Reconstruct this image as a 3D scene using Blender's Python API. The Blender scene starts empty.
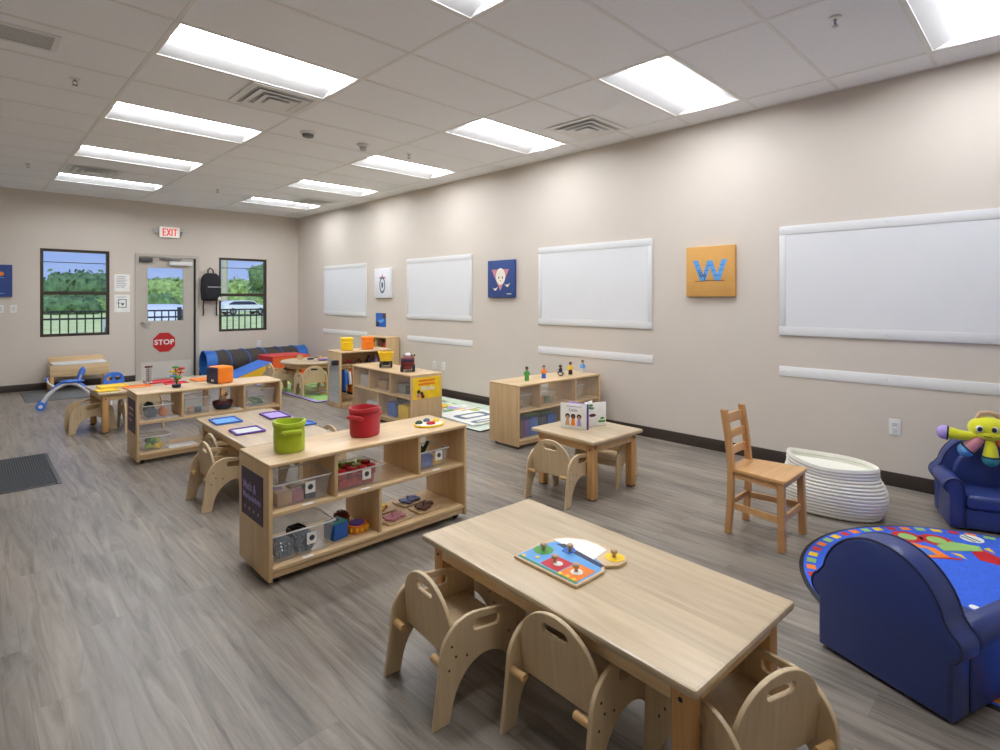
import bpy, bmesh, math, random
from mathutils import Matrix, Vector, noise
random.seed(7)
sc = bpy.context.scene
COL = sc.collection
PI = math.pi

# ------------------------------------------------------------------ materials
def lin(c):
    c = c / 255.0
    return c / 12.92 if c <= 0.04045 else ((c + 0.055) / 1.055) ** 2.4
def rgb(c):
    return (lin(c[0]), lin(c[1]), lin(c[2]), 1.0)

def new_mat(name):
    m = bpy.data.materials.new(name)
    m.use_nodes = True
    nt = m.node_tree
    b = nt.nodes['Principled BSDF']
    return m, nt, b

def plain(name, c, rough=0.5, metal=0.0, var=0.06, scale=14.0, bump=0.0, bscale=120.0, spec=0.5, sheen=0.0):
    """one colour with a slight procedural unevenness"""
    m, nt, b = new_mat(name)
    n = nt.nodes.new('ShaderNodeTexNoise'); n.inputs['Scale'].default_value = scale; n.inputs['Detail'].default_value = 3
    tc = nt.nodes.new('ShaderNodeTexCoord'); nt.links.new(tc.outputs['Object'], n.inputs['Vector'])
    r = nt.nodes.new('ShaderNodeValToRGB')
    base = rgb(c)
    r.color_ramp.elements[0].position = 0.3; r.color_ramp.elements[1].position = 0.7
    r.color_ramp.elements[0].color = tuple(max(0, v * (1 - var)) for v in base[:3]) + (1,)
    r.color_ramp.elements[1].color = tuple(min(1, v * (1 + var)) for v in base[:3]) + (1,)
    nt.links.new(n.outputs['Fac'], r.inputs['Fac']); nt.links.new(r.outputs['Color'], b.inputs['Base Color'])
    b.inputs['Roughness'].default_value = rough; b.inputs['Metallic'].default_value = metal
    b.inputs['Specular IOR Level'].default_value = spec
    if sheen: b.inputs['Sheen Weight'].default_value = sheen
    if bump:
        n2 = nt.nodes.new('ShaderNodeTexNoise'); n2.inputs['Scale'].default_value = bscale
        nt.links.new(tc.outputs['Object'], n2.inputs['Vector'])
        bp = nt.nodes.new('ShaderNodeBump'); bp.inputs['Strength'].default_value = bump; bp.inputs['Distance'].default_value = 0.004
        nt.links.new(n2.outputs['Fac'], bp.inputs['Height']); nt.links.new(bp.outputs['Normal'], b.inputs['Normal'])
    return m

def wood(name, c1, c2, axis='x', rough=0.4, strip=0.0, stretch=0.06, scale=26.0, coat=0.0):
    """grain drawn out along AXIS; STRIP > 0 glues the board up from strips that wide across the grain"""
    m, nt, b = new_mat(name)
    tc = nt.nodes.new('ShaderNodeTexCoord'); mp = nt.nodes.new('ShaderNodeMapping')
    s = [1.0, 1.0, 1.0]; s['xyz'.index(axis)] = stretch
    mp.inputs['Scale'].default_value = s
    nt.links.new(tc.outputs['Object'], mp.inputs['Vector'])
    n = nt.nodes.new('ShaderNodeTexNoise'); n.inputs['Scale'].default_value = scale; n.inputs['Detail'].default_value = 6
    n.inputs['Roughness'].default_value = 0.62; n.inputs['Distortion'].default_value = 0.9
    nt.links.new(mp.outputs['Vector'], n.inputs['Vector'])
    r = nt.nodes.new('ShaderNodeValToRGB')
    r.color_ramp.elements[0].position = 0.32; r.color_ramp.elements[1].position = 0.66
    r.color_ramp.elements[0].color = rgb(c1); r.color_ramp.elements[1].color = rgb(c2)
    nt.links.new(n.outputs['Fac'], r.inputs['Fac'])
    out = r.outputs['Color']
    if strip:
        sep = nt.nodes.new('ShaderNodeSeparateXYZ'); nt.links.new(tc.outputs['Object'], sep.inputs[0])
        other = 'Y' if axis == 'x' else 'X'
        along = 'X' if axis == 'x' else 'Y'
        d = nt.nodes.new('ShaderNodeMath'); d.operation = 'DIVIDE'; d.inputs[1].default_value = strip
        nt.links.new(sep.outputs[other], d.inputs[0])
        f = nt.nodes.new('ShaderNodeMath'); f.operation = 'FLOOR'; nt.links.new(d.outputs[0], f.inputs[0])
        w = nt.nodes.new('ShaderNodeTexWhiteNoise'); w.noise_dimensions = '1D'; nt.links.new(f.outputs[0], w.inputs['W'])
        hv = nt.nodes.new('ShaderNodeHueSaturation')
        mr = nt.nodes.new('ShaderNodeMapRange'); mr.inputs['To Min'].default_value = 0.86; mr.inputs['To Max'].default_value = 1.06
        nt.links.new(w.outputs['Value'], mr.inputs['Value']); nt.links.new(mr.outputs['Result'], hv.inputs['Value'])
        nt.links.new(out, hv.inputs['Color']); out = hv.outputs['Color']
    nt.links.new(out, b.inputs['Base Color'])
    b.inputs['Roughness'].default_value = rough
    if coat:
        b.inputs['Coat Weight'].default_value = coat; b.inputs['Coat Roughness'].default_value = 0.22
    return m

def emit(name, c, s):
    m, nt, b = new_mat(name)
    b.inputs['Base Color'].default_value = rgb(c)
    b.inputs['Emission Color'].default_value = rgb(c); b.inputs['Emission Strength'].default_value = s
    return m

def clear(name, c=(240, 246, 250), haze=0.10, gloss=0.06, rough=0.08):
    """thin clear plastic or glass: mostly see-through, a little haze and gloss"""
    m, nt, b = new_mat(name)
    nt.nodes.remove(b)
    out = nt.nodes['Material Output']
    t = nt.nodes.new('ShaderNodeBsdfTransparent'); t.inputs['Color'].default_value = rgb(c)
    d = nt.nodes.new('ShaderNodeBsdfDiffuse'); d.inputs['Color'].default_value = rgb(c)
    g = nt.nodes.new('ShaderNodeBsdfGlossy'); g.inputs['Roughness'].default_value = rough
    m1 = nt.nodes.new('ShaderNodeMixShader'); m1.inputs[0].default_value = haze
    nt.links.new(t.outputs[0], m1.inputs[1]); nt.links.new(d.outputs[0], m1.inputs[2])
    lw = nt.nodes.new('ShaderNodeLayerWeight'); lw.inputs['Blend'].default_value = 0.35
    mu = nt.nodes.new('ShaderNodeMath'); mu.operation = 'MULTIPLY_ADD'; mu.inputs[1].default_value = 0.12; mu.inputs[2].default_value = gloss
    nt.links.new(lw.outputs['Fresnel'], mu.inputs[0])
    m2 = nt.nodes.new('ShaderNodeMixShader'); nt.links.new(mu.outputs[0], m2.inputs[0])
    nt.links.new(m1.outputs[0], m2.inputs[1]); nt.links.new(g.outputs[0], m2.inputs[2])
    nt.links.new(m2.outputs[0], out.inputs['Surface'])
    return m

def floor_mat():
    m, nt, b = new_mat('vinyl_plank')
    tc = nt.nodes.new('ShaderNodeTexCoord')
    mp = nt.nodes.new('ShaderNodeMapping'); mp.inputs['Rotation'].default_value = (0, 0, PI / 2)
    nt.links.new(tc.outputs['Object'], mp.inputs['Vector'])
    br = nt.nodes.new('ShaderNodeTexBrick')
    br.inputs['Scale'].default_value = 1.0; br.inputs['Brick Width'].default_value = 1.22; br.inputs['Row Height'].default_value = 0.178
    br.inputs['Mortar Size'].default_value = 0.0012; br.inputs['Mortar Smooth'].default_value = 0.3; br.offset = 0.37; br.offset_frequency = 2
    br.inputs['Color1'].default_value = rgb((113, 105, 97)); br.inputs['Color2'].default_value = rgb((155, 146, 135))
    br.inputs['Mortar'].default_value = rgb((98, 93, 88))
    nt.links.new(mp.outputs['Vector'], br.inputs['Vector'])
    # a different patch of grain for every plank
    m2 = nt.nodes.new('ShaderNodeMapping'); m2.inputs['Scale'].default_value = (0.75, 9.5, 1)
    nt.links.new(mp.outputs['Vector'], m2.inputs['Vector'])
    addv = nt.nodes.new('ShaderNodeVectorMath'); addv.operation = 'MULTIPLY_ADD'
    nt.links.new(br.outputs['Color'], addv.inputs[0]); addv.inputs[1].default_value = (37, 37, 37); nt.links.new(m2.outputs['Vector'], addv.inputs[2])
    n = nt.nodes.new('ShaderNodeTexNoise'); n.inputs['Scale'].default_value = 1.9; n.inputs['Detail'].default_value = 7; n.inputs['Roughness'].default_value = 0.66; n.inputs['Distortion'].default_value = 1.2
    nt.links.new(addv.outputs[0], n.inputs['Vector'])
    r = nt.nodes.new('ShaderNodeValToRGB')
    e = r.color_ramp.elements
    e[0].position = 0.30; e[0].color = rgb((68, 61, 56))
    e[1].position = 0.74; e[1].color = rgb((177, 168, 156))
    k = e.new(0.5); k.color = rgb((138, 130, 120))
    nt.links.new(n.outputs['Fac'], r.inputs['Fac'])
    mx = nt.nodes.new('ShaderNodeMix'); mx.data_type = 'RGBA'; mx.blend_type = 'MIX'; mx.inputs[0].default_value = 0.68
    nt.links.new(br.outputs['Color'], mx.inputs[6]); nt.links.new(r.outputs['Color'], mx.inputs[7])
    # slow warm / cool drift between boards
    n3 = nt.nodes.new('ShaderNodeTexNoise'); n3.inputs['Scale'].default_value = 2.4; n3.inputs['Detail'].default_value = 2
    m3 = nt.nodes.new('ShaderNodeMapping'); m3.inputs['Scale'].default_value = (0.35, 2.6, 1); nt.links.new(mp.outputs['Vector'], m3.inputs['Vector'])
    nt.links.new(m3.outputs['Vector'], n3.inputs['Vector'])
    r3 = nt.nodes.new('ShaderNodeValToRGB'); r3.color_ramp.elements[0].position = 0.35; r3.color_ramp.elements[1].position = 0.68
    r3.color_ramp.elements[0].color = (0.80, 0.81, 0.83, 1); r3.color_ramp.elements[1].color = (1.0, 0.97, 0.93, 1)
    nt.links.new(n3.outputs['Fac'], r3.inputs['Fac'])
    mx2 = nt.nodes.new('ShaderNodeMix'); mx2.data_type = 'RGBA'; mx2.blend_type = 'MULTIPLY'; mx2.inputs[0].default_value = 1.0
    nt.links.new(mx.outputs[2], mx2.inputs[6]); nt.links.new(r3.outputs['Color'], mx2.inputs[7])
    nt.links.new(mx2.outputs[2], b.inputs['Base Color'])
    b.inputs['Roughness'].default_value = 0.36
    bp = nt.nodes.new('ShaderNodeBump'); bp.inputs['Strength'].default_value = 0.12; bp.inputs['Distance'].default_value = 0.002
    nt.links.new(n.outputs['Fac'], bp.inputs['Height']); nt.links.new(bp.outputs['Normal'], b.inputs['Normal'])
    return m

MT = {}
MT['floor'] = floor_mat()
MT['wall'] = plain('wall_paint', (210, 201, 190), 0.62, var=0.012, scale=3, bump=0.05, bscale=260)
MT['walloff'] = plain('pale_bounce_paint', (232, 226, 216), 0.62, var=0.012, scale=3)  # unseen walls made paler than the others to bounce more light
MT['tile'] = plain('ceiling_tile', (248, 250, 254), 0.9, var=0.03, scale=90, bump=0.25, bscale=300)
MT['grid'] = plain('white_grid_metal', (236, 236, 234), 0.5, var=0.01)
MT['baseboard'] = plain('brown_vinyl_base', (58, 48, 42), 0.45, var=0.05)
MT['white'] = plain('white_enamel', (228, 228, 226), 0.4, var=0.01)
MT['reflector'] = plain('troffer_reflector', (212, 212, 212), 0.5, var=0.01)
MT['board'] = plain('whiteboard', (226, 228, 231), 0.28, var=0.01, scale=3)
MT['trimw'] = plain('white_board_trim', (222, 223, 224), 0.4, var=0.01)
MT['strip'] = plain('white_wall_strip', (232, 232, 232), 0.45, var=0.02)
MT['chrome'] = plain('chrome', (200, 200, 200), 0.2, 1.0, var=0.02)
MT['steel'] = plain('brushed_steel', (150, 150, 150), 0.35, 1.0, var=0.05)
MT['greymetal'] = plain('grey_metal', (120, 121, 122), 0.5, 0.3, var=0.05)
MT['bronze'] = plain('dark_bronze_frame', (62, 52, 42), 0.4, 0.2, var=0.05)
MT['black'] = plain('black', (28, 28, 30), 0.6, var=0.1)
MT['blackfab'] = plain('black_fabric', (36, 37, 42), 0.9, var=0.2, scale=60, bump=0.4, bscale=400)
MT['doorpaint'] = plain('door_paint', (190, 183, 172), 0.42, var=0.012)
MT['kick'] = plain('kick_plate', (206, 202, 194), 0.3, var=0.02)
MT['lamp'] = emit('troffer_lens', (247, 250, 255), 28.0)
MT['exitlit'] = emit('exit_face', (244, 238, 230), 0.25)
MT['exitred'] = emit('exit_letters', (226, 40, 34), 0.45)
MT['glass'] = clear('window_glass', (246, 250, 250), haze=0.0, gloss=0.02, rough=0.0)
MT['acrylic'] = clear('acrylic_back', (254, 254, 254), haze=0.03, gloss=0.01, rough=0.1)
MT['acrylichazy'] = clear('hazy_acrylic', (253, 253, 252), haze=0.042, gloss=0.02, rough=0.2)
MT['binclear'] = clear('clear_bin', (253, 254, 255), haze=0.085, gloss=0.015, rough=0.12)
MT['binrim'] = clear('clear_bin_rim', (250, 252, 253), haze=0.5, gloss=0.06, rough=0.15)
MT['binpink'] = clear('pink_clear_bin', (240, 120, 130), haze=0.22, gloss=0.05, rough=0.12)
# woods
BIR1, BIR2 = (200, 168, 124), (222, 194, 152)
MT['birchX'] = wood('birch_ply_along', BIR1, BIR2, 'x', 0.38, coat=0.15)
MT['birchY'] = wood('birch_ply_across', BIR1, BIR2, 'y', 0.38, coat=0.15)
MT['birchZ'] = wood('birch_ply_upright', (196, 164, 120), (214, 184, 140), 'z', 0.42)
MT['chairply'] = wood('birch_ply_chair', (192, 168, 132), (210, 188, 152), 'z', 0.42)
MT['plyedge'] = wood('plywood_edge', (164, 122, 78), (190, 150, 104), 'x', 0.5)
MT['mapleX'] = wood('maple_strips', (184, 162, 129), (208, 187, 154), 'x', 0.33, strip=0.075, coat=0.35, stretch=0.09, scale=20)
MT['pine'] = wood('pine_leg', (186, 138, 86), (206, 162, 108), 'z', 0.45)
MT['apron'] = wood('maple_apron', (196, 164, 120), (214, 184, 140), 'x', 0.42)
MT['oakX'] = wood('honey_oak_seat', (196, 146, 92), (216, 170, 114), 'y', 0.35, coat=0.25)
MT['oakZ'] = wood('honey_oak_upright', (186, 134, 82), (204, 156, 102), 'z', 0.38, coat=0.15)
MT['dowel'] = wood('dowel', (196, 156, 100), (214, 178, 124), 'y', 0.4)
# cloth, foam, plastic
MT['vinyl'] = plain('navy_vinyl', (44, 60, 120), 0.38, var=0.04, bump=0.06, bscale=240)
MT['piping'] = plain('navy_piping', (30, 37, 78), 0.4, var=0.03)
MT['rope'] = plain('white_cotton_rope', (232, 230, 218), 0.95, var=0.03, scale=40, bump=0.5, bscale=300)
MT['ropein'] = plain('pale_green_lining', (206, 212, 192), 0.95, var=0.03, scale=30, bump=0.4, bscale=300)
def col(name, c, rough=0.5, **k):
    MT[name] = plain(name, c, rough, **k); return MT[name]
for nm, c in dict(red=(196, 34, 40), orange=(238, 128, 30), yellow=(244, 204, 36), blue=(40, 100, 190), navy=(38, 42, 76), green=(74, 150, 62),
                  purple=(98, 62, 150), lime=(168, 196, 40), pink=(200, 130, 142), periwinkle=(98, 118, 178), matpale=(208, 222, 206), brown=(104, 62, 46), darkred=(112, 34, 34), tan=(196, 164, 128),
                  grey=(150, 152, 156), darkgrey=(66, 67, 70), cream=(236, 230, 214), skyblue=(96, 160, 220), teal=(64, 150, 150), lightgrey=(204, 206, 208),
                  darkgreen=(30, 66, 36), paper=(240, 240, 236), maroon=(86, 36, 38), lilac=(170, 150, 214), slate=(84, 108, 130), rubber=(44, 46, 50),
                  skin=(196, 148, 112), skindark=(110, 72, 54), hair=(40, 30, 28), purpledark=(62, 46, 74), rugblue=(40, 84, 206), ruggreen=(150, 196, 110)).items():
    col(nm, c)
col('felt_green', (176, 196, 38), 0.95, var=0.08, bump=0.4, bscale=300, sheen=0.3)
col('felt_red', (186, 30, 42), 0.95, var=0.08, bump=0.4, bscale=300, sheen=0.3)
col('felt_orange', (246, 134, 26), 0.95, var=0.05, bump=0.3, bscale=300, sheen=0.2)
col('felt_yellow', (246, 206, 30), 0.95, var=0.05, bump=0.3, bscale=300, sheen=0.2)
col('plush_yellow', (222, 222, 36), 0.95, var=0.06, bump=0.5, bscale=350, sheen=0.4)
col('foam_red', (206, 56, 50), 0.45); col('foam_orange', (232, 100, 44), 0.45); col('foam_blue', (66, 122, 214), 0.45); col('foam_yellow', (238, 186, 36), 0.45)
col('canvas_orange', (212, 160, 88), 0.85, var=0.03); col('canvas_blue', (54, 76, 134), 0.85, var=0.06); col('canvas_white', (226, 228, 234), 0.85, var=0.02)
col('mat_dark', (58, 61, 64), 0.95, var=0.25, scale=220, bump=0.6, bscale=260)
col('mat_grey', (104, 106, 108), 0.9, var=0.12, scale=60)
col('tunnel_mesh', (64, 58, 54), 0.7, var=0.3, scale=150); col('tunnel_blue', (44, 106, 190), 0.5)
col('sign_red', (188, 36, 38), 0.35, var=0.01)
col('carpet_blue', (56, 102, 222), 0.98, var=0.12, scale=60, bump=0.5, bscale=420)
col('lawn', (214, 222, 146), 0.95, var=0.25, scale=1.2); col('leaf1', (108, 140, 84), 0.9, var=0.5, scale=1.6); col('leaf2', (148, 174, 98), 0.9, var=0.45, scale=1.6); col('leaf3', (90, 122, 80), 0.9, var=0.45, scale=1.6)
col('bark', (84, 68, 54), 0.9); col('fenceblack', (40, 42, 44), 0.5); col('carwhite', (232, 234, 238), 0.3); col('stucco', (196, 186, 160), 0.8)
MT['mirror'] = plain('mirror_glass', (214, 226, 236), 0.03, 1.0, var=0.01)

# ------------------------------------------------------------------ mesh building
class B:
    def __init__(s): s.bm = bmesh.new()
    def _xf(s, geom, mat):
        if mat is not None: bmesh.ops.transform(s.bm, matrix=mat, verts=geom)
    def box(s, x0, y0, z0, x1, y1, z1, bev=0.0, seg=2, mat=None):
        r = bmesh.ops.create_cube(s.bm, size=1.0)
        v = r['verts']
        bmesh.ops.scale(s.bm, vec=(abs(x1 - x0), abs(y1 - y0), abs(z1 - z0)), verts=v)
        bmesh.ops.translate(s.bm, vec=((x0 + x1) / 2, (y0 + y1) / 2, (z0 + z1) / 2), verts=v)
        if bev:
            ed = list({e for q in v for e in q.link_edges})
            rr = bmesh.ops.bevel(s.bm, geom=ed, offset=bev, segments=seg, affect='EDGES', profile=0.5)
            v = list({q for f in rr['faces'] for q in f.verts} | {q for q in v if q.is_valid})
        s._xf(v, mat); return s
    def cyl(s, p0, p1, r0, r1=None, n=16, caps=True):
        p0, p1 = Vector(p0), Vector(p1); d = p1 - p0
        if r1 is None: r1 = r0
        M = Matrix.Translation((p0 + p1) / 2) @ d.to_track_quat('Z', 'Y').to_matrix().to_4x4()
        bmesh.ops.create_cone(s.bm, cap_ends=caps, segments=n, radius1=r0, radius2=r1, depth=d.length, matrix=M); return s
    def ell(s, c, r, n=16, rot=None):
        M = Matrix.Translation(c)
        if rot is not None: M = M @ rot
        M = M @ Matrix.Diagonal((r[0], r[1], r[2], 1))
        bmesh.ops.create_uvsphere(s.bm, u_segments=n, v_segments=max(6, n // 2 + 2), radius=1, matrix=M); return s
    def loft(s, rings, closed=True, caps=True):
        """rings: lists of equally many points"""
        vs = [[s.bm.verts.new(p) for p in ring] for ring in rings]
        n = len(vs[0])
        for a, b in zip(vs, vs[1:]):
            for i in range(n if closed else n - 1):
                j = (i + 1) % n
                s.bm.faces.new((a[i], a[j], b[j], b[i]))
        if caps:
            s.bm.faces.new(vs[0][::-1]); s.bm.faces.new(vs[-1])
        return s
    def lathe(s, prof, n=24, c=(0, 0, 0), sx=1, sy=1, sq=2.0, wob=None):
        """profile (r, z) turned round z; SQ > 2 squares the cross section"""
        rings = []
        for k, (r, z) in enumerate(prof):
            ring = []
            for i in range(n):
                a = 2 * PI * i / n; ca, sa = math.cos(a), math.sin(a)
                q = (abs(ca) ** sq + abs(sa) ** sq) ** (-1 / sq)
                dz = wob(a, k) if wob else 0
                ring.append((c[0] + r * q * ca * sx, c[1] + r * q * sa * sy, c[2] + z + dz))
            rings.append(ring)
        return s.loft(rings)
    def prism(s, pts, h0, h1, plane='xy', bev=0.0):
        """outline in PLANE pushed from h0 to h1 along the third axis"""
        def P(u, v, h): return {'xy': (u, v, h), 'xz': (u, h, v), 'yz': (h, u, v)}[plane]
        a = [s.bm.verts.new(P(u, v, h0)) for u, v in pts]; b = [s.bm.verts.new(P(u, v, h1)) for u, v in pts]
        n = len(pts); fs = [s.bm.faces.new(a), s.bm.faces.new(b)]
        for i in range(n):
            j = (i + 1) % n; fs.append(s.bm.faces.new((a[i], a[j], b[j], b[i])))
        bmesh.ops.recalc_face_normals(s.bm, faces=fs)
        if bev:
            ed = [e for f in fs[:2] for e in f.edges]
            bmesh.ops.bevel(s.bm, geom=list(set(ed)), offset=bev, segments=2, affect='EDGES', profile=0.5)
        return s
    def tube(s, pts, r, n=10, closed=False, caps=True):
        pts = [Vector(p) for p in pts]; m = len(pts)
        rr = r if isinstance(r, (list, tuple)) else [r] * m
        rings = []; up = Vector((0, 0, 1)); prev = None
        for i, p in enumerate(pts):
            if closed: d = (pts[(i + 1) % m] - pts[i - 1]).normalized()
            else: d = (pts[min(i + 1, m - 1)] - pts[max(i - 1, 0)]).normalized()
            if prev is None:
                u = d.cross(up)
                if u.length < 1e-3: u = d.cross(Vector((1, 0, 0)))
                u.normalize()
            else:
                u = prev - d * prev.dot(d); u.normalize()
            w = d.cross(u); prev = u
            rings.append([p + (u * math.cos(2 * PI * k / n) + w * math.sin(2 * PI * k / n)) * rr[i] for k in range(n)])
        if closed: rings.append(rings[0][:])
        return s.loft(rings, caps=(caps and not closed))
    def add(s, me, mat=None):
        k = len(s.bm.verts)
        s.bm.from_mesh(me); s.bm.verts.ensure_lookup_table()
        if mat is not None: bmesh.ops.transform(s.bm, matrix=mat, verts=s.bm.verts[k:])
        return s
    def xf(s, mat):
        bmesh.ops.transform(s.bm, matrix=mat, verts=s.bm.verts[:]); return s
    def done(s, name, mat, parent=None, ang=35, loc=None, rz=0.0, weld=False):
        if weld: bmesh.ops.remove_doubles(s.bm, verts=s.bm.verts[:], dist=1e-5)
        bmesh.ops.recalc_face_normals(s.bm, faces=s.bm.faces[:])
        me = bpy.data.meshes.new(name); s.bm.to_mesh(me); s.bm.free()
        me.materials.append(MT[mat] if isinstance(mat, str) else mat)
        me.shade_smooth(); me.set_sharp_from_angle(angle=math.radians(ang))
        o = bpy.data.objects.new(name, me); COL.objects.link(o)
        if parent is not None: o.parent = parent
        if loc is not None: o.location = loc
        o.rotation_euler = (0, 0, rz)
        return o

def panel(outer, holes=(), t=0.014, bev=0.002):
    """flat board with holes: outline in xy, thickness along z"""
    cu = bpy.data.curves.new('outline', 'CURVE'); cu.dimensions = '2D'; cu.fill_mode = 'BOTH'
    cu.extrude = t / 2 - bev; cu.bevel_depth = bev; cu.bevel_resolution = 1; cu.offset = -bev
    for pts in (outer, *holes):
        sp = cu.splines.new('POLY'); sp.points.add(len(pts) - 1)
        for q, p in zip(sp.points, pts): q.co = (p[0], p[1], 0, 1)
        sp.use_cyclic_u = True
    ob = bpy.data.objects.new('outline', cu)
    me = bpy.data.meshes.new_from_object(ob)
    bpy.data.objects.remove(ob); bpy.data.curves.remove(cu)
    return me
def words_mesh(txt, size, t=0.001, spacing=1.0, align='CENTER', fat=0.0):
    cu = bpy.data.curves.new('words', 'FONT'); cu.body = txt; cu.size = size; cu.extrude = t / 2
    cu.offset = fat; cu.align_x = align; cu.align_y = 'CENTER'; cu.space_character = spacing
    ob = bpy.data.objects.new('words', cu)
    me = bpy.data.meshes.new_from_object(ob)
    bpy.data.objects.remove(ob); bpy.data.curves.remove(cu)
    return me
# frames: board xy -> wall planes
XZ = Matrix(((1, 0, 0, 0), (0, 0, -1, 0), (0, 1, 0, 0), (0, 0, 0, 1)))      # x->x, y->z, faces -y
YZ = Matrix(((0, 0, 1, 0), (1, 0, 0, 0), (0, 1, 0, 0), (0, 0, 0, 1)))       # x->y, y->z, z->x
RW = Matrix(((0, 0, -1, 0), (-1, 0, 0, 0), (0, 1, 0, 0), (0, 0, 0, 1)))     # read on the right wall: x->-y, y->z, faces -x
T = Matrix.Translation
def rrect(x0, y0, x1, y1, r, n=5):
    out = []
    for cx, cy, a in ((x1 - r, y1 - r, 0), (x0 + r, y1 - r, 90), (x0 + r, y0 + r, 180), (x1 - r, y0 + r, 270)):
        for k in range(n + 1):
            q = math.radians(a + 90 * k / n); out.append((cx + r * math.cos(q), cy + r * math.sin(q)))
    return out
def circ(cx, cy, r, n=24, ry=None):
    ry = r if ry is None else ry
    return [(cx + r * math.cos(2 * PI * k / n), cy + ry * math.sin(2 * PI * k / n)) for k in range(n)]

# ------------------------------------------------------------------ the scene's bookkeeping
def tag(o, label, cat, group=None):
    o['label'] = label; o['category'] = cat
    if group: o['group'] = group
    return o
def thing(name, label, cat, loc=(0, 0, 0), rz=0.0, group=None):
    o = bpy.data.objects.new(name, None); COL.objects.link(o); o.empty_display_size = 0.05
    o.location = loc; o.rotation_euler = (0, 0, rz)
    return tag(o, label, cat, group)
def struct(o):
    o['kind'] = 'structure'; return o
def dup(root, loc, rz, label, group=None, scale=None):
    r = root.copy(); COL.objects.link(r); r.location = loc; r.rotation_euler = (0, 0, rz); r['label'] = label
    if group: r['group'] = group
    if scale: r.scale = scale
    for ch in list(root.children):
        c = ch.copy(); COL.objects.link(c); c.parent = r
        for g in list(ch.children):
            d = g.copy(); COL.objects.link(d); d.parent = c
    return r
def on(root, x, y, z=0.0):
    """local spot of a thing -> world spot"""
    a = root.rotation_euler[2]; l = root.location
    return (l[0] + x * math.cos(a) - y * math.sin(a), l[1] + x * math.sin(a) + y * math.cos(a), l[2] + z)
# ================================================================== camera
HCAM = 1.385
cam = bpy.data.cameras.new('camera'); co = bpy.data.objects.new('camera', cam); COL.objects.link(co)
cam.sensor_width = 36.0; cam.lens = 551.7 / 1000 * 36.0
cam.shift_x = -0.00787; cam.shift_y = -0.0765
co.location = (0, 0, HCAM); co.rotation_euler = (PI / 2, 0, -0.784)
cam.clip_end = 400
sc.camera = co
sc.view_settings.view_transform = 'Standard'; sc.view_settings.look = 'None'
sc.view_settings.gamma = 1.0; sc.view_settings.exposure = 0.0; sc.view_settings.use_curve_mapping = False

# ================================================================== room
XL, XR, YB, YF, ZC = -2.6, 4.892, -2.2, 10.944, 3.018
WT = 0.16
struct(B().box(XL, YB, -0.1, XR, YF, 0.0).done('floor', 'floor'))
struct(B().box(XR, YB - WT, -0.1, XR + WT, YF + WT, ZC + 0.25).done('wall_right', 'wall'))
struct(B().box(XL - WT, YB - WT, -0.1, XL, YF + WT, ZC + 0.25).done('wall_left', 'walloff'))
struct(B().box(XL, YB - WT, -0.1, XR, YB, ZC + 0.25).done('wall_back', 'walloff'))
W1 = (0.884, 0.795, 1.752, 2.152); W2 = (3.405, 0.772, 4.270, 2.142); DR = (2.105, 0.0, 3.070, 2.145)
b = B()
xs = [XL, W1[0], W1[2], DR[0], DR[2], W2[0], W2[2], XR]
holes = {1: W1, 3: DR, 5: W2}
for i in range(7):
    if i in holes:
        h = holes[i]
        if h[1] > 0: b.box(xs[i], YF, -0.1, xs[i + 1], YF + WT, h[1])
        b.box(xs[i], YF, h[3], xs[i + 1], YF + WT, ZC + 0.25)
    else: b.box(xs[i], YF, -0.1, xs[i + 1], YF + WT, ZC + 0.25)
struct(b.done('wall_far', 'wall'))
bt, bh = 0.012, 0.103
struct(B().box(XR - bt, YB, 0, XR, YF, bh, 0.003).done('baseboard_right', 'baseboard'))
b = B(); b.box(XL, YF - bt, 0, DR[0], YF, bh, 0.003); b.box(DR[2], YF - bt, 0, XR - bt, YF, bh, 0.003)
struct(b.done('baseboard_far', 'baseboard'))
struct(B().box(XL, YB, 0, XL + bt, YF - bt, bh, 0.003).done('baseboard_left', 'baseboard'))
struct(B().box(XL + bt, YB, 0, XR - bt, YB + bt, bh, 0.003).done('baseboard_back', 'baseboard'))

# ---- suspended ceiling: 2 x 4 ft panels in a white grid, lights and air vents drop into its cells
FT = 0.3048
gx = [XL] + [x * FT for x in (-5, -1, 3, 7, 11, 15)] + [XR]
gy = [YB] + [(0.035 + 2 * k) * FT for k in range(-3, 18)] + [YF]
gx = [x for x in gx if XL <= x <= XR]
lights = [(3, 6.035 + 6 * k) for k in range(-1, 5)] + [(11, 0.035 + 6 * k) for k in range(0, 6)]  # nearest lamp of the first row is unseen, kept to add light
lcells = {(round(x * FT, 3), round(y * FT, 3)) for x, y in lights}
vents = [(1.57, 4.28, 2.13, 4.84, 'square ceiling air diffuser right behind the big light panel near the middle'),
         (3.99, 2.93, 4.55, 3.49, 'square ceiling air diffuser close to the whiteboard wall between two light panels'),
         (0.95, 8.46, 1.51, 9.02, 'square ceiling air diffuser before the last light on the door side'),
         (4.00, 8.62, 4.56, 9.18, 'square ceiling air diffuser nearest the far corner by the whiteboard wall')]
b = B()
for x0, x1 in zip(gx, gx[1:]):
    for y0, y1 in zip(gy, gy[1:]):
        if (round(x0, 3), round(y0, 3)) in lcells: continue
        b.box(x0, y0, ZC, x1, y1, ZC + 0.015)
struct(b.done('ceiling', 'tile'))
b = B(); gw = 0.012; gt = 0.004
for x in gx[1:-1]: b.box(x - gw, YB, ZC - gt, x + gw, YF, ZC)
for y in gy[1:-1]: b.box(XL, y - gw, ZC - gt + 0.0005, XR, y + gw, ZC)
b.box(XR - 0.02, YB, ZC - gt, XR, YF, ZC); b.box(XL, YF - 0.02, ZC - gt, XR, YF, ZC)
struct(b.done('trim_1', 'grid'))
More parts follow.
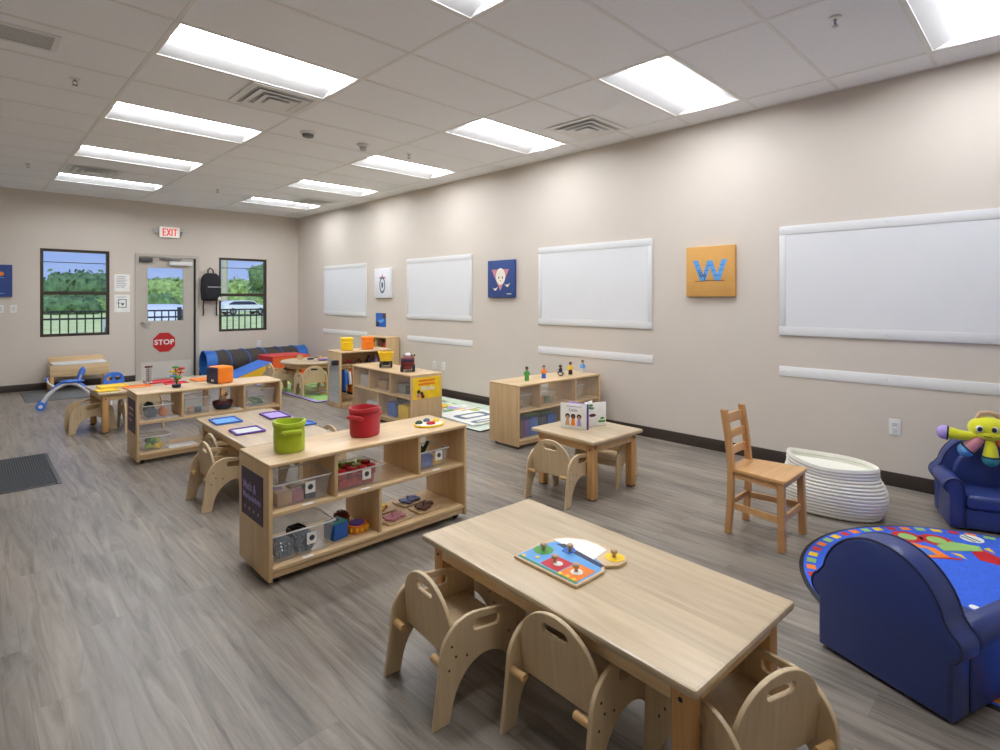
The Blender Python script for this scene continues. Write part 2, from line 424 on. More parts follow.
struct(B().box(XL - WT, YB - WT, ZC + 0.25, XR + WT, YF + WT, ZC + 0.35).done('roof', 'tile'))

def troffer(x, y, label):
    t = thing('ceiling_light', label, 'ceiling light', (x, y, ZC), 0, 'recessed ceiling lights')
    L, D, h = 1.2192, 0.6096, 0.072
    m = 0.024
    b = B()                                                # sloped white reflectors and end caps
    for s in (0, 1):
        e = m if s == 0 else D - m; i = 0.19 if s == 0 else D - 0.19
        b.loft([[(m, e, 0), (L - m, e, 0), (L - m, e, 0.004), (m, e, 0.004)], [(m, i, h), (L - m, i, h), (L - m, i, h + 0.004), (m, i, h + 0.004)]])
    b.box(m - 0.004, m, 0, m, D - m, h + 0.004); b.box(L - m, m, 0, L - m + 0.004, D - m, h + 0.004)
    b.box(m, 0.185, h, L - m, D - 0.185, h + 0.006)
    b.done('reflector', 'reflector', t)
    b = B()
    b.box(0, 0, -0.003, L, m, 0.004); b.box(0, D - m, -0.003, L, D, 0.004); b.box(0, m, -0.003, m, D - m, 0.004); b.box(L - m, m, -0.003, L, D - m, 0.004)
    b.done('frame', 'grid', t)
    prof = []
    for k in range(13):
        a = PI * k / 12; prof.append((D / 2 - 0.118 * math.cos(a), h - 0.001 - 0.034 * math.sin(a)))
    b = B(); b.loft([[(m + 0.003, y_, z_) for y_, z_ in prof], [(L - m - 0.003, y_, z_) for y_, z_ in prof]], closed=True)
    b.done('diffuser', 'lamp', t)
    return t
nth = ['first', 'second', 'third', 'fourth', 'fifth', 'sixth']
row1 = sorted([l for l in lights if l[0] == 3], key=lambda q: -q[1]); row2 = sorted([l for l in lights if l[0] == 11], key=lambda q: -q[1])
for i, (x, y) in enumerate(row1): troffer(x * FT, y * FT, 'recessed ceiling light, %s from the far wall in the exit door row' % nth[i])
for i, (x, y) in enumerate(row2): troffer(x * FT, y * FT, 'recessed ceiling light, %s from the far wall along the whiteboard wall' % nth[i])

for x0, y0, x1, y1, lab in vents:
    t = thing('ceiling_vent', lab, 'vent', (x0, y0, ZC - 0.004), 0, 'air diffusers')
    w, d = x1 - x0, y1 - y0
    b = B(); b.box(0.04, 0.04, -0.001, w - 0.04, d - 0.04, 0.0035); b.done('duct_opening', 'lightgrey', t)
    b = B()
    for k, ins in enumerate((0.0, 0.075, 0.145, 0.205)):
        wd = 0.045 if k else 0.05
        zt, zb = 0.003, -0.006 - 0.010 * (k > 0) - 0.004 * k
        if k == 3: b.box(ins, ins, zb, w - ins, d - ins, zb + 0.004); continue
        o = [(ins, ins), (w - ins, ins), (w - ins, d - ins), (ins, d - ins)]
        i = [(ins + wd, ins + wd), (w - ins - wd, ins + wd), (w - ins - wd, d - ins - wd), (ins + wd, d - ins - wd)]
        for q in range(4):
            r_ = (q + 1) % 4; sl = 0.0 if k == 0 else 0.009
            b.loft([[(*o[q], zb), (*o[r_], zb), (*i[r_], zb + sl), (*i[q], zb + sl)], [(*o[q], zb + 0.003), (*o[r_], zb + 0.003), (*i[r_], zb + sl + 0.003), (*i[q], zb + sl + 0.003)]])
    b.done('vane', 'grid', t)
t = thing('return_air_grille', 'long grey return air grille in the ceiling above the open floor', 'vent', (-0.15, 4.40, ZC - 0.004))
B().box(0.03, 0.03, -0.001, 0.58, 0.27, 0.003).done('filter', 'grey', t)
b = B(); b.box(0, 0, -0.006, 0.61, 0.03, 0.0035); b.box(0, 0.27, -0.006, 0.61, 0.30, 0.0035); b.box(0, 0.03, -0.006, 0.03, 0.27, 0.0035); b.box(0.58, 0.03, -0.006, 0.61, 0.27, 0.0035)
for k in range(11): b.box(0.03, 0.045 + 0.02 * k, -0.004, 0.58, 0.049 + 0.02 * k, 0.003)
b.done('frame', 'grid', t)

spr = None
for x, y, lab in ((0.615, 5.157, 'fire sprinkler head in the ceiling beside the long return grille'), (0.60, 8.79, 'fire sprinkler head in the ceiling near the far wall on the window side'),
                  (3.604, 0.926, 'fire sprinkler head in the ceiling above the big near whiteboard'), (3.60, 5.19, 'fire sprinkler head in the ceiling above the toy truck shelf'), (2.744, 8.88, 'fire sprinkler head in the ceiling out from the exit door')):
    if spr is None:
        t = thing('fire_sprinkler', lab, 'sprinkler', (x, y, ZC - 0.004), 0, 'fire sprinklers')
        B().lathe([(0.001, 0.0), (0.034, 0.0), (0.03, -0.007), (0.012, -0.009), (0.001, -0.009)], 20).done('ceiling_plate', 'white', t)
        b = B(); b.cyl((0, 0, -0.006), (0, 0, -0.022), 0.008)
        b.tube([(0.008, 0, -0.015), (0.016, 0, -0.03), (0.006, 0, -0.048)], 0.003, 6); b.tube([(-0.008, 0, -0.015), (-0.016, 0, -0.03), (-0.006, 0, -0.048)], 0.003, 6)
        b.cyl((0, 0, -0.048), (0, 0, -0.051), 0.017)
        b.done('nozzle', 'steel', t); spr = t
    else: dup(spr, (x, y, ZC - 0.004), 0, lab)
t = thing('smoke_detector', 'round white smoke detector with black strobe ring on the ceiling', 'detector', (2.433, 5.216, ZC - 0.004))
B().lathe([(0.001, 0), (0.075, 0), (0.07, -0.012), (0.05, -0.022), (0.001, -0.022)], 28).done('base', 'white', t)
B().lathe([(0.001, -0.0215), (0.055, -0.0215), (0.05, -0.045), (0.03, -0.052), (0.001, -0.053)], 28).done('sensor_cage', 'greymetal', t)
t = thing('smoke_detector', 'white conical smoke detector hanging nearest the front of a light panel', 'detector', (3.033, 5.21, ZC - 0.004))
B().lathe([(0.001, 0), (0.06, 0), (0.058, -0.018), (0.036, -0.026), (0.001, -0.026)], 28).done('base', 'white', t)
B().lathe([(0.001, -0.0255), (0.038, -0.0255), (0.03, -0.066), (0.02, -0.07), (0.001, -0.07)], 28).done('sensor_cap', 'lightgrey', t)

# ---- windows
def window(n, w, lab):
    x0, z0, x1, z1 = w
    t = thing('window_%d' % n, lab, 'window', (x0, YF, z0)); t['kind'] = 'structure'
    W_, H_ = x1 - x0, z1 - z0; f = 0.042; y0, y1 = 0.022, 0.075
    b = B(); b.box(0, y0, 0, f, y1, H_); b.box(W_ - f, y0, 0, W_, y1, H_); b.box(f, y0, 0, W_ - f, y1, f); b.box(f, y0, H_ - f, W_ - f, y1, H_)
    b.done('window_frame', 'bronze', t)
    B().box(f, y0 + 0.006, H_ * 0.497 - 0.026, W_ - f, y1 - 0.01, H_ * 0.497 + 0.026).done('meeting_rail', 'bronze', t)
    B().box(f, 0.055, f, W_ - f, 0.059, H_ * 0.49).done('window_pane', 'glass', t)
    B().box(f, 0.045, H_ * 0.5, W_ - f, 0.049, H_ - f).done('window_pane', 'glass', t)
window(1, W1, 'dark framed sash window left of the exit door')
window(2, W2, 'dark framed sash window right of the exit door beside the backpack')

# ---- exit door
t = thing('door_1', 'beige steel exit door with a glazed upper half and a red stop sign', 'door', (DR[0], YF, 0)); t['kind'] = 'structure'
DW, DH = DR[2] - DR[0], DR[3]
b = B(); f = 0.05
b.box(0, -0.018, 0, f, WT, DH); b.box(DW - f, -0.018, 0, DW, WT, DH); b.box(f, -0.018, DH - f, DW - f, WT, DH)
b.done('door_frame', 'doorpaint', t)
lx0, lx1 = f + 0.004, DW - f - 0.034; ly0, ly1 = 0.012, 0.056; gx0, gx1, gz0, gz1 = 0.178, 0.72, 1.0, 1.91
b = B(); b.box(lx0, ly0, 0.008, lx1, ly1, gz0); b.box(lx0, ly0, gz1, lx1, ly1, DH - f - 0.004); b.box(lx0, ly0, gz0, gx0, ly1, gz1); b.box(gx1, ly0, gz0, lx1, ly1, gz1)
b.done('door_leaf', 'doorpaint', t)
b = B(); g = 0.022
b.box(gx0 - g, ly0 - 0.006, gz0 - g, gx0, ly0, gz1 + g); b.box(gx1, ly0 - 0.006, gz0 - g, gx1 + g, ly0, gz1 + g); b.box(gx0, ly0 - 0.006, gz0 - g, gx1, ly0, gz0); b.box(gx0, ly0 - 0.006, gz1, gx1, ly0, gz1 + g)
b.done('glazing_bead', 'doorpaint', t)
B().box(gx0, 0.03, gz0, gx1, 0.036, gz1).done('door_pane', 'glass', t)
B().box(lx1, 0.02, 0.008, DW - f, 0.05, DH - f - 0.01).done('gap_shade', 'black', t)  # black strip puts the shade of the door gap into colour
B().box(lx0 + 0.03, ly0 - 0.002, 0.02, lx1 - 0.03, ly0, 0.30).done('kick_plate', 'kick', t)
b = B(); b.cyl((0.105, ly0 - 0.012, 0.96), (0.105, ly0, 0.96), 0.03, n=20); b.cyl((0.105, ly0 - 0.05, 0.96), (0.105, ly0 - 0.01, 0.96), 0.011); b.tube([(0.105, ly0 - 0.05, 0.96), (0.16, ly0 - 0.052, 0.962), (0.215, ly0 - 0.048, 0.958)], 0.010, 8)
b.done('lever_handle', 'chrome', t)
b = B(); b.box(0.055, -0.055, DH - 0.135, 0.24, ly0, DH - 0.075, 0.008); b.done('door_holder', 'darkgrey', t)
b = B(); b.box(0.50, -0.05, DH - 0.185, 0.85, ly0, DH - 0.115, 0.006); b.done('closer_body', 'white', t)
b = B(); b.tube([(0.66, -0.03, DH - 0.10), (0.46, -0.045, DH - 0.085), (0.36, -0.02, DH - 0.07)], 0.012, 8); b.box(0.34, -0.03, DH - 0.085, 0.70, -0.012, DH - 0.055, 0.003); b.done('closer_arm', 'steel', t)
# stop sign sticker on the door
yy = YF + ly0
t = thing('stop_sign', 'red octagonal STOP sign stuck on the exit door', 'sign', (2.53, yy, 0.628))
R_ = 0.165
pts = [(R_ * 1.0824 * math.cos(PI / 8 + PI / 4 * k), R_ * 1.0824 * math.sin(PI / 8 + PI / 4 * k)) for k in range(8)]
B().prism(pts, -0.003, 0.0, 'xz').done('sign_plate', 'sign_red', t)
B().add(words_mesh('STOP', 0.118, 0.001, 1.08, fat=0.0035), T((0, -0.0036, 0.0)) @ XZ).done('lettering', 'white', t)

# exit sign with two lamp heads
t = thing('exit_sign', 'white illuminated EXIT sign with red letters above the door', 'exit sign', (2.60, YF, 2.53))
B().box(-0.155, -0.045, -0.095, 0.155, 0, 0.095, 0.006).done('sign_box', 'white', t)
B().box(-0.148, -0.0475, -0.086, 0.148, -0.045, 0.086).done('sign_face', 'exitlit', t)
b = B()
def bar(x0, z0, x1, z1, w):
    d = Vector((x1 - x0, z1 - z0)); L = d.length; n_ = Vector((-d.y, d.x)) / L * w / 2
    b.prism([(x0 + n_.x, z0 + n_.y), (x0 - n_.x, z0 - n_.y), (x1 - n_.x, z1 - n_.y), (x1 + n_.x, z1 + n_.y)], -0.0495, -0.0478, 'xz')
hz = 0.062; lw = 0.017
bar(-0.10, -hz, -0.10, hz, lw); bar(-0.10, hz - lw / 2, -0.055, hz - lw / 2, lw); bar(-0.10, 0, -0.06, 0, lw); bar(-0.10, -hz + lw / 2, -0.055, -hz + lw / 2, lw)
bar(-0.042, -hz, 0.012, hz, lw); bar(-0.042, hz, 0.012, -hz, lw)
bar(0.034, -hz, 0.034, hz, lw); bar(0.083, -hz, 0.083, hz, lw); bar(0.055, hz - lw / 2, 0.111, hz - lw / 2, lw)
b.done('lettering', 'exitred', t)
for s in (-1, 1):
    b = B(); b.lathe([(0.001, 0), (0.03, 0), (0.038, 0.03), (0.04, 0.05), (0.001, 0.056)], 18)
    b.xf(T((s * 0.21, -0.03, 0.03)) @ Matrix.Rotation(PI / 2 + 0.5, 4, 'X') @ Matrix.Rotation(s * 0.4, 4, 'Y'))
    o = b.done('lamp_head', 'lightgrey', t)
    B().cyl((s * 0.15, -0.02, 0.02), (s * 0.20, -0.025, 0.03), 0.012).done('lamp_bracket', 'lightgrey', o)

# ---- things on the far wall
t = thing('backpack', 'black backpack hanging by its top loop between the door and window', 'backpack', (3.24, YF, 1.34))
b = B()
rings = []
for z, w, d in ((0.0, 0.125, 0.055), (0.03, 0.155, 0.075), (0.2, 0.165, 0.085), (0.38, 0.158, 0.08), (0.46, 0.13, 0.065), (0.50, 0.08, 0.045)):
    rings.append([((w) * (abs(math.cos(a)) ** 0.6) * (1 if math.cos(a) >= 0 else -1), -0.09 + d * (abs(math.sin(a)) ** 0.7) * (1 if math.sin(a) >= 0 else -1), z) for a in [2 * PI * k / 24 for k in range(24)]])
b.loft(rings).done('bag_body', 'blackfab', t)
b = B(); b.box(-0.125, -0.20, 0.03, 0.125, -0.14, 0.24, 0.025, 3); b.done('front_pocket', 'blackfab', t)
B().box(-0.075, -0.206, 0.245, 0.15, -0.168, 0.258, 0.004).done('reflective_strip', 'lightgrey', t)
B().tube([(-0.045, -0.08, 0.49), (-0.042, -0.075, 0.56), (0, -0.07, 0.60), (0.042, -0.075, 0.56), (0.045, -0.08, 0.49)], 0.011, 8).done('top_loop', 'blackfab', t)
for s in (-1, 1): B().tube([(s * 0.105, -0.05, 0.03), (s * 0.11, -0.045, -0.1), (s * 0.108, -0.05, -0.2), (s * 0.115, -0.045, -0.27)], 0.012, 6).done('strap', 'blackfab', t)
b = B(); b.ell((0.115, -0.19, 0.04), (0.032, 0.02, 0.04)); b.done('white_tag', 'cream', t)
B().cyl((0, -0.09, 0.594), (0, 0, 0.605), 0.006).done('wall_hook', 'chrome', t)

def sheet(name, x0, z0, x1, z1, label, cat, rows, frame=None):
    t = thing(name, label, cat, ((x0 + x1) / 2, YF, (z0 + z1) / 2))
    w, h = (x1 - x0) / 2, (z1 - z0) / 2
    B().box(-w, -0.004, -h, w, 0, h).done('mounted_sheet', 'paper', t)
    b = B()
    for k in range(rows):
        z = h * 0.72 - k * h * 1.4 / rows
        b.box(-w * 0.75, -0.005, z - h * 0.03, w * random.uniform(0.3, 0.8), -0.004, z + h * 0.03)
    b.done('print', 'grey', t)
    return t
sheet('notice', 1.815, 1.50, 2.03, 1.785, 'white printed notice beside the door, upper of the two', 'notice', 7)
t = sheet('notice', 1.815, 1.16, 2.03, 1.45, 'white notice with a square diagram beside the door, lower of the two', 'notice', 2)
b = B()
for q in ((-0.055, -0.07, 0.06, -0.06), (-0.055, 0.06, 0.06, 0.07), (-0.055, -0.06, -0.045, 0.06), (0.05, -0.06, 0.06, 0.06), (-0.01, -0.03, 0.02, 0.0)): b.box(q[0], -0.0058, q[1], q[2], -0.0048, q[3])
b.done('diagram', 'darkgrey', t)
def plate(name, loc, face, label, cat, group, kind):
    t = thing(name, label, cat, loc, 0, group)
    M = XZ if face == 'far' else RW
    B().add(panel(rrect(-0.036, -0.058, 0.036, 0.058, 0.006), (), 0.006, 0.0015), T((0, -0.003, 0) if face == 'far' else (-0.003, 0, 0)) @ M).done('cover_plate', 'white', t)
    b = B()
    if kind == 'outlet':
        for z in (-0.02, 0.02): b.add(panel(rrect(-0.016, z - 0.014, 0.016, z + 0.014, 0.005), (), 0.004, 0.001), M)
        o = b.done('receptacle', 'lightgrey', t); o.location = (0, -0.0075, 0) if face == 'far' else (-0.0075, 0, 0)
    else:
        b.add(panel(rrect(-0.016, -0.033, 0.016, 0.033, 0.003), (), 0.005, 0.001), M)
        o = b.done('rocker', 'lightgrey', t); o.location = (0, -0.008, 0) if face == 'far' else (-0.008, 0, 0)
    return t
plate('light_switch', (0.585, YF, 1.232), 'far', 'white wall switch left of the window, nearer the window', 'switch', 'wall switches', 'switch')
plate('light_switch', (0.44, YF, 1.232), 'far', 'white wall switch under the blue picture at the photo edge', 'switch', 'wall switches', 'switch')
plate('wall_outlet', (XR, 0.865, 0.438), 'right', 'white wall outlet above the rope basket', 'outlet', None, 'outlet')
plate('wall_outlet', (XR, 6.41, 0.421), 'right', 'white wall outlet behind the toy truck shelf, farther of the pair', 'outlet', 'pair of wall outlets', 'outlet')
plate('wall_outlet', (XR, 6.205, 0.424), 'right', 'white wall outlet behind the toy truck shelf, nearer of the pair', 'outlet', 'pair of wall outlets', 'outlet')
plate('wall_outlet', (4.12, YF, 0.52), 'far', 'white wall outlet just above the play tunnel', 'outlet', None, 'outlet')

# blue picture at the left edge
t = thing('canvas_picture', 'dark blue canvas with an orange shape on the window wall', 'picture', (0.28, YF, 1.645))
B().box(-0.29, -0.035, -0.235, 0.29, 0, 0.235, 0.003).done('canvas', 'canvas_blue', t)
b = B(); b.add(panel(rrect(-0.12, 0.07, 0.20, 0.13, 0.03), (), 0.001, 0.0002), T((0, -0.0358, 0)) @ XZ); b.prism([(-0.1, 0.13), (0.02, 0.13), (0.0, 0.17), (-0.06, 0.17)], -0.0365, -0.0352, 'xz')
b.done('painted_shape', 'orange', t)
b = B(); b.box(0.08, -0.0362, -0.19, 0.20, -0.0352, -0.18); b.box(0.10, -0.0362, 0.04, 0.20, -0.0352, 0.05); b.done('signature', 'skyblue', t)

# ---- whiteboards, strips and pictures on the right wall
def whiteboard(y0, y1, label):
    t = thing('whiteboard', label, 'whiteboard', (XR - 0.0012, (y0 + y1) / 2, 1.533), 0, 'whiteboards on the long wall')
    w, h = (y1 - y0) / 2, 0.453
    B().box(-0.010, -w + 0.002, -h + 0.002, 0, w - 0.002, h - 0.002).done('writing_surface', 'board', t)
    tw = 0.072
    for nm, q in (('top_trim', (-w, h - tw, w, h)), ('bottom_trim', (-w, -h, w, -h + tw)), ('side_trim', (-w, -h + tw, -w + 0.05, h - tw)), ('side_trim', (w - 0.05, -h + tw, w, h - tw))):
        B().box(-0.0135, q[0], q[1], -0.0095, q[2], q[3], 0.003).done(nm, 'trimw', t)
    b = B()
    for y in (-w + 0.03, 0, w - 0.03):
        for z in (h - 0.03, -h + 0.03): b.cyl((-0.0155, y, z), (-0.013, y, z), 0.006, n=12)
    b.done('mounting_screw', 'lightgrey', t)
def wstrip(y0, y1, label):
    t = thing('wall_strip', label, 'wall strip', (XR, (y0 + y1) / 2, 0.78), 0, 'white strips under the whiteboards')
    w = (y1 - y0) / 2
    B().box(-0.006, -w, -0.04, 0, w, 0.04, 0.001).done('strip', 'strip', t)
    b = B()
    for y in (-w + 0.04, 0, w - 0.04): b.cyl((-0.008, y, 0), (-0.005, y, 0), 0.006, n=12)
    b.done('screw', 'lightgrey', t)
for (y0, y1), lb in (((0.158, 1.669), 'big white board nearest the camera, above the rope basket'), ((2.867, 4.38), 'white board between the orange letter picture and the blue letter picture'),
                     ((5.578, 7.089), 'white board between the blue letter picture and the white canvas'), ((8.273, 9.797), 'white board farthest along the wall, next to the room corner')):
    whiteboard(y0, y1, lb)
for (y0, y1), lb in (((0.158, 1.672), 'narrow white wall strip above the rope basket and outlet'), ((2.863, 4.39), 'narrow white wall strip above the shelf of wooden figures'),
                     ((5.578, 7.089), 'narrow white wall strip behind the shelf of toy trucks'), ((8.273, 9.85), 'narrow white wall strip nearest the room corner')):
    wstrip(y0, y1, lb)

t = thing('canvas_picture', 'orange canvas with a blue striped letter W', 'picture', (XR, 2.262, 1.633))
B().box(-0.04, -0.228, -0.230, 0, 0.228, 0.230, 0.004).done('canvas', 'canvas_orange', t)
def strokes(parent, name, segs, wd, mat, x, off):
    b = B()
    for (u0, v0, u1, v1) in segs:
        d = Vector((u1 - u0, v1 - v0)); n_ = Vector((-d.y, d.x)).normalized() * wd / 2
        b.prism([(-(u0 + n_.x), v0 + n_.y), (-(u0 - n_.x), v0 - n_.y), (-(u1 - n_.x), v1 - n_.y), (-(u1 + n_.x), v1 + n_.y)], x - off, x, 'yz')
    return b.done(name, mat, parent)
WS = [(-0.135, 0.105, -0.062, -0.085), (-0.062, -0.085, 0.002, 0.10), (0.002, 0.10, 0.072, -0.085), (0.072, -0.085, 0.135, 0.105)]
B().prism([(-u, v) for u, v in ((-.162, .105), (-.110, .105), (-.062, -.028), (-.022, .10), (.026, .10), (.072, -.028), (.110, .105), (.162, .105), (.098, -.09), (.048, -.09), (.002, .040), (-.038, -.09), (-.088, -.09))], -0.0412, -0.0404, 'yz').done('letter', 'skyblue', t)
st = []
for u0, v0, u1, v1 in WS:
    for k in (0.25, 0.5, 0.75):
        u, v = u0 + (u1 - u0) * k, v0 + (v1 - v0) * k; st.append((u - 0.017, v - 0.004, u + 0.017, v + 0.004))
strokes(t, 'letter_stripe', st, 0.006, 'blue', -0.0413, 0.0005)
strokes(t, 'scribble', [(-0.105, 0.0, -0.075, -0.06), (-0.085, 0.0, -0.055, -0.05), (-0.045, -0.01, -0.055, -0.045), (-0.035, -0.03, -0.05, -0.075)], 0.007, 'navy', -0.0421, 0.0006)
strokes(t, 'baseline', [(-0.14, -0.092, 0.0, -0.083), (0.0, -0.083, 0.14, -0.086)], 0.006, 'brown', -0.0414, 0.0006)

t = thing('canvas_picture', 'blue canvas with a pink letter V and a pale egg face', 'picture', (XR, 4.995, 1.633))
B().box(-0.04, -0.24, -0.236, 0, 0.24, 0.236, 0.004).done('canvas', 'canvas_blue', t)
B().prism([(0.165, 0.12), (-0.15, 0.12), (0.005, -0.15)], -0.0412, -0.0404, 'yz').done('letter', 'pink', t)
B().add(panel(circ(0, 0.03, 0.085, 28, 0.105), (), 0.0012, 0.0002), T((-0.0421, 0, 0)) @ RW).done('egg_face', 'cream', t)
b = B()
for u in (-0.03, 0.035): b.add(panel(circ(u, 0.015, 0.010, 12, 0.015), (), 0.001, 0.0002), T((-0.0434, 0, 0)) @ RW)
b.add(panel(circ(0.0, -0.025, 0.012, 12, 0.006), (), 0.001, 0.0002), T((-0.0434, 0, 0)) @ RW)
b.done('face_dots', 'navy', t)
b = B()
for u, v in ((-0.10, -0.125), (0.115, -0.08)): b.prism([(-(u - 0.05), v + 0.02), (-(u - 0.02), v), (-(u), v + 0.008), (-(u + 0.02), v + 0.005), (-(u + 0.05), v + 0.03), (-(u + 0.02), v - 0.02), (-(u - 0.01), v - 0.022)], -0.0412, -0.0404, 'yz')
b.box(-0.0412, -0.19, -0.195, -0.0404, -0.11, -0.185)
b.done('wing_marks', 'cream', t)

t = thing('canvas_picture', 'white canvas with a small red and blue drawing', 'picture', (XR, 7.735, 1.633))
B().box(-0.04, -0.242, -0.238, 0, 0.242, 0.238, 0.004).done('canvas', 'canvas_white', t)
b = B(); b.add(panel(circ(0, -0.03, 0.085, 24, 0.135), (circ(0, -0.03, 0.06, 24, 0.10),), 0.0012, 0.0002), T((-0.0412, 0, 0)) @ RW); b.add(panel(circ(0, -0.03, 0.03, 24, 0.05), (), 0.0012, 0.0002), T((-0.0412, 0, 0)) @ RW)
b.done('drawing_body', 'slate', t)
b = B(); b.prism([(-0.10, 0.075), (0.10, 0.075), (0.09, 0.10), (0.02, 0.105), (0, 0.16), (-0.02, 0.105), (-0.09, 0.10)], -0.0414, -0.0404, 'yz'); b.done('drawing_top', 'pink', t)

t = thing('wall_poster', 'small blue poster under the white canvas', 'poster', (XR, 7.84, 1.035))
B().box(-0.003, -0.15, -0.112, 0, 0.15, 0.112).done('poster_sheet', 'blue', t)
b = B(); b.prism([(0.11, -0.02), (0.02, 0.0), (-0.10, 0.02), (-0.08, -0.02), (0.0, -0.05)], -0.0045, -0.0032, 'yz'); b.done('print', 'skyblue', t)
B().box(-0.0042, 0.05, -0.112, -0.0032, 0.148, -0.02).done('print', 'navy', t)
B().box(-0.0042, -0.148, 0.03, -0.0032, -0.06, 0.11).done('print', 'brown', t)
# ================================================================== tables
def table(loc, rz, L, W, h, label, name='table', top='mapleX'):
    t = thing(name, label, 'table', (loc[0], loc[1], 0), rz)
    tk = 0.026
    b = B(); b.add(panel(rrect(-L / 2, -W / 2, L / 2, W / 2, 0.012), (), tk, 0.009), T((0, 0, h - tk / 2))); b.done('tabletop', top, t)
    li, lg = 0.038, 0.056
    ax, ay = L / 2 - li, W / 2 - li
    at = h - tk - 0.0005; ab = at - 0.058
    for s in (-1, 1):
        B().box(-ax + lg, s * (ay - 0.008) - 0.009, ab, ax - lg, s * (ay - 0.008) + 0.009, at, 0.002).done('apron', 'apron', t)
        B().box(s * (ax - 0.008) - 0.009, -ay + lg, ab, s * (ax - 0.008) + 0.009, ay - lg, at, 0.002).done('apron', 'apron', t)
    for sx in (-1, 1):
        for sy in (-1, 1):
            x0, y0 = sx * ax, sy * ay
            B().box(min(x0, x0 - sx * lg), min(y0, y0 - sy * lg), 0.008, max(x0, x0 - sx * lg), max(y0, y0 - sy * lg), at, 0.006).done('leg', 'pine', t)
            o = t.children[-1]
            B().cyl((x0 - sx * lg / 2, y0 + sy * 0.0008, at - 0.045), (x0 - sx * lg / 2, y0 - sy * 0.003, at - 0.045), 0.007, n=12).done('bolt', 'black', o)
            b = B(); b.cyl((x0 + sx * 0.0008, y0 - sy * lg / 2, at - 0.03), (x0 - sx * 0.003, y0 - sy * lg / 2, at - 0.03), 0.007, n=12)
            b.done('bolt', 'black', o)
            b = B(); b.box(min(x0 - sx * 0.006, x0 - sx * (lg - 0.006)), min(y0 - sy * 0.006, y0 - sy * (lg - 0.006)), 0, max(x0 - sx * 0.006, x0 - sx * (lg - 0.006)), max(y0 - sy * 0.006, y0 - sy * (lg - 0.006)), 0.0085)
            b.done('foot_glide', 'black', o)
    return t
TH = 0.42
T1 = table((1.618, 1.225), math.radians(87.0), 1.222, 0.612, TH, 'long low maple table in front holding the wooden farm puzzle')
T2 = table((1.643, 4.330), math.radians(88.4), 1.20, 0.60, TH, 'low maple table between two shelves with coloured trays on it')
T3 = table((1.635, 7.255), math.radians(1.5), 1.27, 0.72, TH, 'low maple table near the exit door covered in yellow, orange and red trays')
T4 = table((3.318, 2.495), math.radians(87.0), 0.60, 0.575, TH, 'small square maple table with two board books standing on it')

# round table
t = T5 = thing('round_table', 'small round wooden table on the play mat by the far corner', 'table', (3.78, 7.93, 0.0185))
R5 = 0.46
b = B(); b.add(panel(circ(0, 0, R5, 56), (), 0.026, 0.009), T((0, 0, TH + 0.012))); b.done('tabletop', 'mapleX', t)
B().add(panel(circ(0, 0, R5 - 0.06, 48), (circ(0, 0, R5 - 0.08, 48),), 0.06, 0.001), T((0, 0, TH - 0.0315))).done('apron', 'apron', t)
for k in range(4):
    a = math.radians(28 + 90 * k); x, y = 0.345 * math.cos(a), 0.345 * math.sin(a)
    b = B(); b.cyl((x * 1.06, y * 1.06, 0), (x, y, TH - 0.002), 0.026, 0.034, 20); b.done('leg', 'pine', t)

# ================================================================== plywood chairs
def arc(cx, cy, rx, ry, a0, a1, n=8): return [(cx + rx * math.cos(math.radians(a0 + (a1 - a0) * k / n)), cy + ry * math.sin(math.radians(a0 + (a1 - a0) * k / n))) for k in range(n + 1)]
def make_chair(label, group):
    t = thing('toddler_chair', label, 'chair', (0, 0, 0), 0, group)
    LN, HB, WD, tk = 0.408, 0.420, 0.168, 0.015
    out = [(0.0, 0.0), (0.062, 0.0)] + arc(0.208, 0.0, 0.140, 0.178, 172, 8, 16) + [(LN - 0.058, 0.0), (LN, 0.0)]
    out += [(LN - 0.004, 0.12)] + arc(LN - 0.130, 0.205, 0.122, 0.107, 8, 78, 9) + arc(0.152, 0.212, 0.124, 0.118, 84, 180, 9) + [(0.017, 0.12)]
    slot = [(x, z - 0.12 * (x - 0.21)) for x, z in rrect(0.155, 0.262, 0.268, 0.298, 0.015)][::-1]
    for s in (-1, 1):
        o = B().add(panel(out, (slot,), tk, 0.003), T((0, s * WD, 0)) @ XZ).done('side_panel', 'chairply', t, ang=30)
        for x, z in ((0.070, 0.248), (0.086, 0.210), (0.060, 0.174), (0.130, 0.198), (0.310, 0.212), (0.335, 0.175)):
            y = s * (WD + tk / 2); B().cyl((x, y + s * 0.0008, z), (x, y - s * 0.003, z), 0.0042, n=10).done('bolt', 'black', o)
        b = B(); b.cyl((0.044, s * (WD - tk / 2), 0.190), (0.044, s * (WD - tk / 2 - 0.058), 0.190), 0.0125, n=18); b.done('dowel_peg', 'dowel', t)
    w = WD - tk / 2 - 0.0005
    bo = [(-w, 0.176), (w, 0.176), (w, 0.272)] + arc(0, 0.272, w * 0.985, HB - 0.272, 4, 176, 20) + [(-w, 0.272)]
    lean = T((0.092, 0, 0.19)) @ Matrix.Rotation(-0.10, 4, 'Y') @ T((0, 0, -0.19))
    B().add(panel(bo, (rrect(-0.052, 0.352, 0.052, 0.384, 0.014)[::-1],), tk, 0.003), lean @ YZ).done('backrest', 'chairply', t, ang=30)
    b = B(); b.box(0.1005, -w, 0.188, 0.355, w, 0.201, 0.003); b.done('seat', 'chairply', t)
    b = B(); b.box(0.335, -w, 0.150, 0.349, w, 0.1875, 0.003); b.done('front_rail', 'chairply', t)
    return t
CH = 'birch plywood toddler chairs'
ch = make_chair('plywood toddler chair pulled out beside the front table, nearest the open shelf', CH)
ch.location = (1.090, 1.585, 0); ch.rotation_euler = (0, 0, math.radians(-6))
